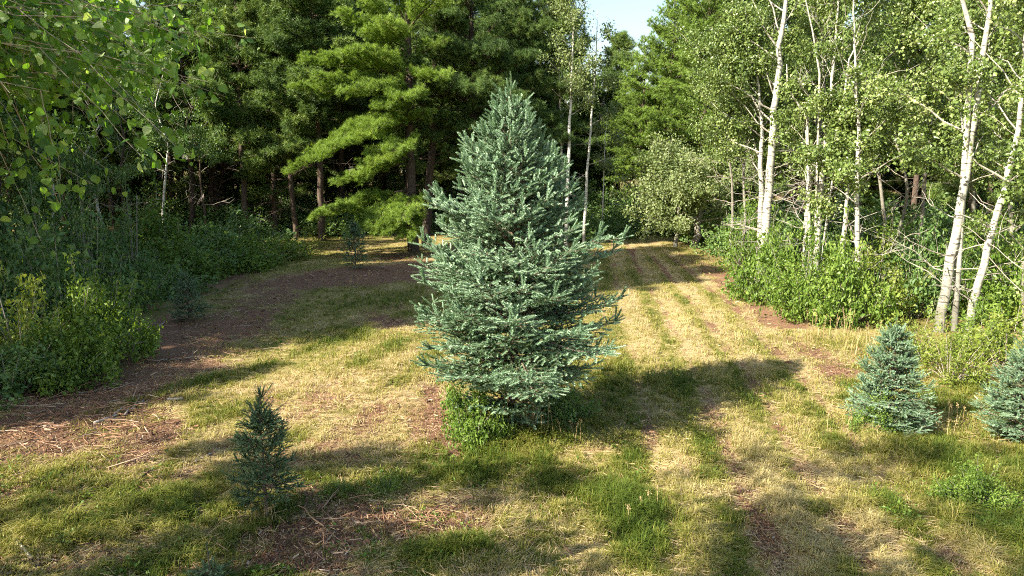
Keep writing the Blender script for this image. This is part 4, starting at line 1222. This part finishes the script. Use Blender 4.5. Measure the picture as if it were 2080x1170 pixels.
def tussocks():
    """taller tufts the mower left, growing in loose clumps"""
    rng = np.random.default_rng(306)
    N = 16000
    x, y = visible_points(N, rng, 6.6, 44)
    g, l, h = zones(x, y)
    cl = fbm(x * .8, y * .8, 777, 3)
    keep = in_clearing(x, y) & (rng.random(N) < np.clip((g - .2) * 1.2, .03, 1) * np.clip((cl - .40) * 4 + .15, .03, 1) * np.clip(1.1 - l, .1, 1))
    x, y, g, h = x[keep], y[keep], g[keep], h[keep]
    k = 16; n = len(x) * k
    gx = np.repeat(x, k) + rng.normal(size=n) * .035; gy = np.repeat(y, k) + rng.normal(size=n) * .035
    gg = np.repeat(g + rng.normal(size=len(x)) * .15, k); sz = np.repeat((.08 + .13 * np.clip(h, .2, 1.2)) * (.6 + .8 * rng.random(len(x))), k) * (.6 + .6 * rng.random(n))
    az = rng.random(n) * TAU; ln = .25 + .55 * rng.random(n)
    w = .0035 * (1 + np.clip((gy - 10) / 20, 0, 1.4))
    b = np.stack([gx, gy, ground_z(gx, gy) - .005], 1)
    d = np.stack([np.cos(az), np.sin(az), np.zeros(n)], 1); u = np.array([0, 0, 1.0])
    m = b + d * (sz * ln * .35)[:, None] + u * (sz * .62)[:, None]
    t = b + d * (sz * ln * 1.0)[:, None] + u * (sz * (1 - .3 * ln))[:, None]
    sd = np.stack([-np.sin(az) * w, np.cos(az) * w, np.zeros(n)], 1)
    v = np.stack([b - sd, b + sd, m + sd * .8, m - sd * .8, t], 1).reshape(-1, 3)
    o = (np.arange(n) * 5)[:, None]
    mb = MB(); mb.add(v, o + np.array([[3, 2, 4]]), o + np.array([[0, 1, 2, 3]]), np.repeat(np.clip(.75 - gg * 1.1 + rng.normal(size=n) * .16, 0, 1), 5))
    tag(mb.build('grass_tussocks', M['grass']), 'taller green tufts of grass missed by the mower', 'grass', None, 'stuff')


tussocks()


def straw():
    """cut stalks lying on the ground"""
    rng = np.random.default_rng(302)
    N = 200000
    x, y = visible_points(N, rng)
    g, l, h = zones(x, y)
    keep = in_clearing(x, y) & (rng.random(N) < np.clip(.75 - g, 0.05, 1) * np.clip(1.1 - l, .1, 1))
    x, y = x[keep], y[keep]; n = len(x)
    z = ground_z(x, y) + .01 + .05 * rng.random(n)
    fl = fbm(x * .5, y * .5, 601, 2) * 8
    a = np.where(rng.random(n) < .6, fl + rng.normal(size=n) * .3, rng.random(n) * TAU)
    L = (.05 + .14 * rng.random(n)); w = .0026 * (1 + np.clip((y - 10) / 15, 0, 2))
    d = np.stack([np.cos(a) * L, np.sin(a) * L, rng.normal(size=n) * .02], 1)
    sd = np.stack([-np.sin(a) * w, np.cos(a) * w, rng.normal(size=n) * w * .5], 1)
    b = np.stack([x, y, z], 1)
    v = np.stack([b - sd, b + sd, b + d + sd, b + d - sd], 1).reshape(-1, 3)
    mb = MB(); mb.add(v, None, (np.arange(n) * 4)[:, None] + np.arange(4)[None, :], np.repeat(rng.random(n), 4))
    tag(mb.build('straw', M['straw']), 'cut dry stalks lying over the mown ground', 'straw', None, 'stuff')


straw()


def litter():
    """bark chips, leaves and short twigs on the bare patches"""
    rng = np.random.default_rng(303)
    N = 300000
    x, y = visible_points(N, rng)
    g, l, h = zones(x, y)
    keep = in_clearing(x, y) & (rng.random(N) < np.clip(l * 1.2 - .18, 0, 1))
    x, y = x[keep], y[keep]; n = len(x)
    z = ground_z(x, y) + .012 + .03 * rng.random(n)
    a = rng.random(n) * TAU
    L = .012 + .15 * rng.random(n) ** 4; w = (.002 + .006 * rng.random(n) ** 3) * (1 + np.clip((y - 10) / 15, 0, 2))
    d = np.stack([np.cos(a) * L, np.sin(a) * L, rng.normal(size=n) * .25 * L], 1)
    sd = np.stack([-np.sin(a) * w, np.cos(a) * w, rng.normal(size=n) * w], 1)
    b = np.stack([x, y, z], 1)
    v = np.stack([b - sd, b + sd, b + d + sd * .7, b + d - sd * .7], 1).reshape(-1, 3)
    mb = MB(); mb.add(v, None, (np.arange(n) * 4)[:, None] + np.arange(4)[None, :], np.repeat(rng.random(n) ** 1.3, 4))
    # brush: thin crooked twigs heaped along the left edge
    for k in range(760):
        px, py = (rng.random() * 340, 850 + rng.normal() * 60) if rng.random() < .6 else (180 + rng.random() * 420, 740 - rng.random() * 130 + rng.normal() * 20)
        if rng.random() < .1: px, py = 640 + rng.random() * 280, 1050 + rng.normal() * 25
        p = at(px, max(560, py))
        if not in_clearing(np.array([p[0]]), np.array([p[1]]))[0] and p[0] < -12: continue
        a = rng.random() * TAU
        q = curve(p + [0, 0, .02 + .05 * rng.random()], [math.cos(a), math.sin(a), rng.normal() * .12], .2 + .5 * rng.random(), 5, -.03, rng, .12)
        q[:, 2] = np.maximum(q[:, 2], ground_z(q[:, 0], q[:, 1]) + .01)
        mb.tube(q, np.linspace(.006, .003, 5) * (.8 + 1.3 * rng.random() ** 2), 4, .15 + .85 * rng.random())
    tag(mb.build('brush_litter', M['litter']), 'red-brown litter of bark, dead leaves and twigs on the bare ground', 'litter', None, 'stuff')


litter()


def weeds():
    """low broad-leaved weeds dotted through the grass"""
    rng = np.random.default_rng(304)
    N = 9000
    x, y = visible_points(N, rng, 6.6, 30)
    g, l, h = zones(x, y)
    cl = fbm(x * .9, y * .9, 701, 2)
    keep = in_clearing(x, y) & (rng.random(N) < np.clip((g - .25) * 1.3, 0, 1) * np.clip((cl - .42) * 5, 0.02, 1))
    x, y, h = x[keep], y[keep], h[keep]; n = len(x)
    c = np.stack([x, y, ground_z(x, y) + .04 + .10 * rng.random(n) * h], 1)
    mb = MB(); leafy(mb, c, 9, np.array([.05, .05, .025]), .05, rng, .5 + rng.normal(size=n) * .15, LEAF_LONG, 1.4)
    tag(mb.build('ground_weeds', M['weed']), 'low broad-leaved weeds scattered through the grass', 'weeds', None, 'stuff')


weeds()


def stalks(px, py, n, h, rad, label, seed, name='grass_clump'):
    rng = np.random.default_rng(seed)
    p = at(px, py); root = empty(name, p)
    a = MB(); b = MB()
    for k in range(n):
        o = np.array([rng.normal() * rad, rng.normal() * rad * .7, -.02])
        q = curve(o, [rng.normal() * .10, rng.normal() * .10, 1], h * (.55 + .5 * rng.random()), 5, 0, rng, .05)
        a.tube(q, np.linspace(.005, .003, 5), 3, rng.random())
        s = samp(q, np.linspace(.82, 1, 5))
        leafy(a, s, 3, .012, .03, rng, .4, LEAF_LONG, 0)
    for k in range(n * 8):
        o = np.array([rng.normal() * rad * 1.4, rng.normal() * rad, -.01]); an = rng.random() * TAU
        L = h * (.25 + .3 * rng.random())
        q = curve(o, [math.cos(an) * .45, math.sin(an) * .45, 1], L, 4, -.25, rng, .03)
        w = np.array([-math.sin(an), math.cos(an), 0]) * .006
        v = np.vstack([q - w * np.linspace(1, .2, 4)[:, None], q + w * np.linspace(1, .2, 4)[:, None]])
        b.add(v, None, [(i, i + 1, i + 5, i + 4) for i in range(3)], .2 + .25 * rng.random())
    a.build('dry_stalks', M['straw'], root); b.build('blades', M['grass'], root)
    tag(root, label, 'grass clump')


stalks(1080, 885, 26, .95, .16, 'tall dry grass stalks in front of the large blue spruce', 311)
stalks(1150, 900, 5, .5, .18, 'green grass tussock right of the tall dry stalks', 312)
stalks(1345, 1050, 5, .45, .22, 'green grass tussock in the lower middle of the clearing', 313)
stalks(1690, 690, 16, .9, .5, 'tall yellow grass at the edge of the right bushes', 314)
stalks(1750, 720, 12, .8, .4, 'tall pale grass just behind the bushy blue spruce', 315)
stalks(1930, 870, 12, .6, .35, 'long green and yellow grass between the two small blue spruces', 316)
stalks(740, 590, 16, .7, .6, 'upright grass stems beside the left flank of the large spruce', 317)


stalks(548, 1062, 6, .34, .15, 'light green grass tuft round the foot of the slim dark spruce', 318)
stalks(1720, 880, 8, .4, .25, 'pale grass tuft left of the foot of the bushy blue spruce', 319)
stalks(1850, 885, 7, .42, .25, 'grass tuft right of the foot of the bushy blue spruce', 320)


def fallen(px, py, px2, py2, r, label, seed, twigs=0, mat='dead_wood', name='fallen_branch', lift=.0):
    rng = np.random.default_rng(seed)
    a = at(px, py); b = at(px2, py2)
    root = empty(name, a)
    q = np.linspace(0, 1, 8)[:, None] * (b - a)[None, :] + rng.normal(size=(8, 3)) * .02 * np.linalg.norm(b - a)
    q[:, 2] = ground_z(q[:, 0] + a[0], q[:, 1] + a[1]) - a[2] + r * .8 + lift * np.linspace(0, 1, 8)
    m = MB(); m.tube(q, np.linspace(r, r * .6, 8), 8, .5, True); m.build('stem', M[mat], root, True)
    if twigs:
        t = MB()
        for k in range(twigs):
            s = samp(q, np.array([.2 + .8 * rng.random()]))[0]
            t.tube(curve(s, nrm(b - a) * .6 + rng.normal(size=3) * np.array([.6, .6, .35]), .2 + .3 * rng.random(), 4, -.05, rng, .15), np.linspace(r * .35, r * .12, 4), 4)
        t.build('side_twigs', M[mat], root)
    tag(root, label, 'branch')


fallen(33, 1100, 66, 1140, .03, 'pale broken stick in the grass near the lower left corner', 321)
fallen(252, 845, 290, 815, .025, 'dark broken branch slanting up from the brush litter', 322, 5, 'twig')
fallen(190, 862, 245, 843, .03, 'split pale branch lying on the brush litter', 323, 6)
fallen(90, 868, 125, 868, .022, 'short white stick on the shaded grass left of the brush litter', 324)
fallen(340, 815, 372, 812, .035, 'pale weathered wood chunk on the shaded ground above the brush litter', 325)
fallen(395, 940, 445, 915, .02, 'thin pale stick lying in the dry grass left of the slim spruce', 326)
fallen(2015, 1030, 2090, 1024, .05, 'grey log in the grass at the lower right edge', 327, 0, 'dead_wood', 'fallen_log')
fallen(310, 735, 420, 728, .018, 'long thin reddish twig lying below the shaded bushes', 328, 5, 'twig')
fallen(320, 665, 335, 655, .02, 'pale stick on the ground by the small shaded spruce', 329, 2)
fallen(745, 1115, 760, 1135, .012, 'small pale twig on the bare dirt in the lower middle', 330)
fallen(700, 1130, 712, 1115, .012, 'second small pale twig on the bare dirt, left of the other', 331)
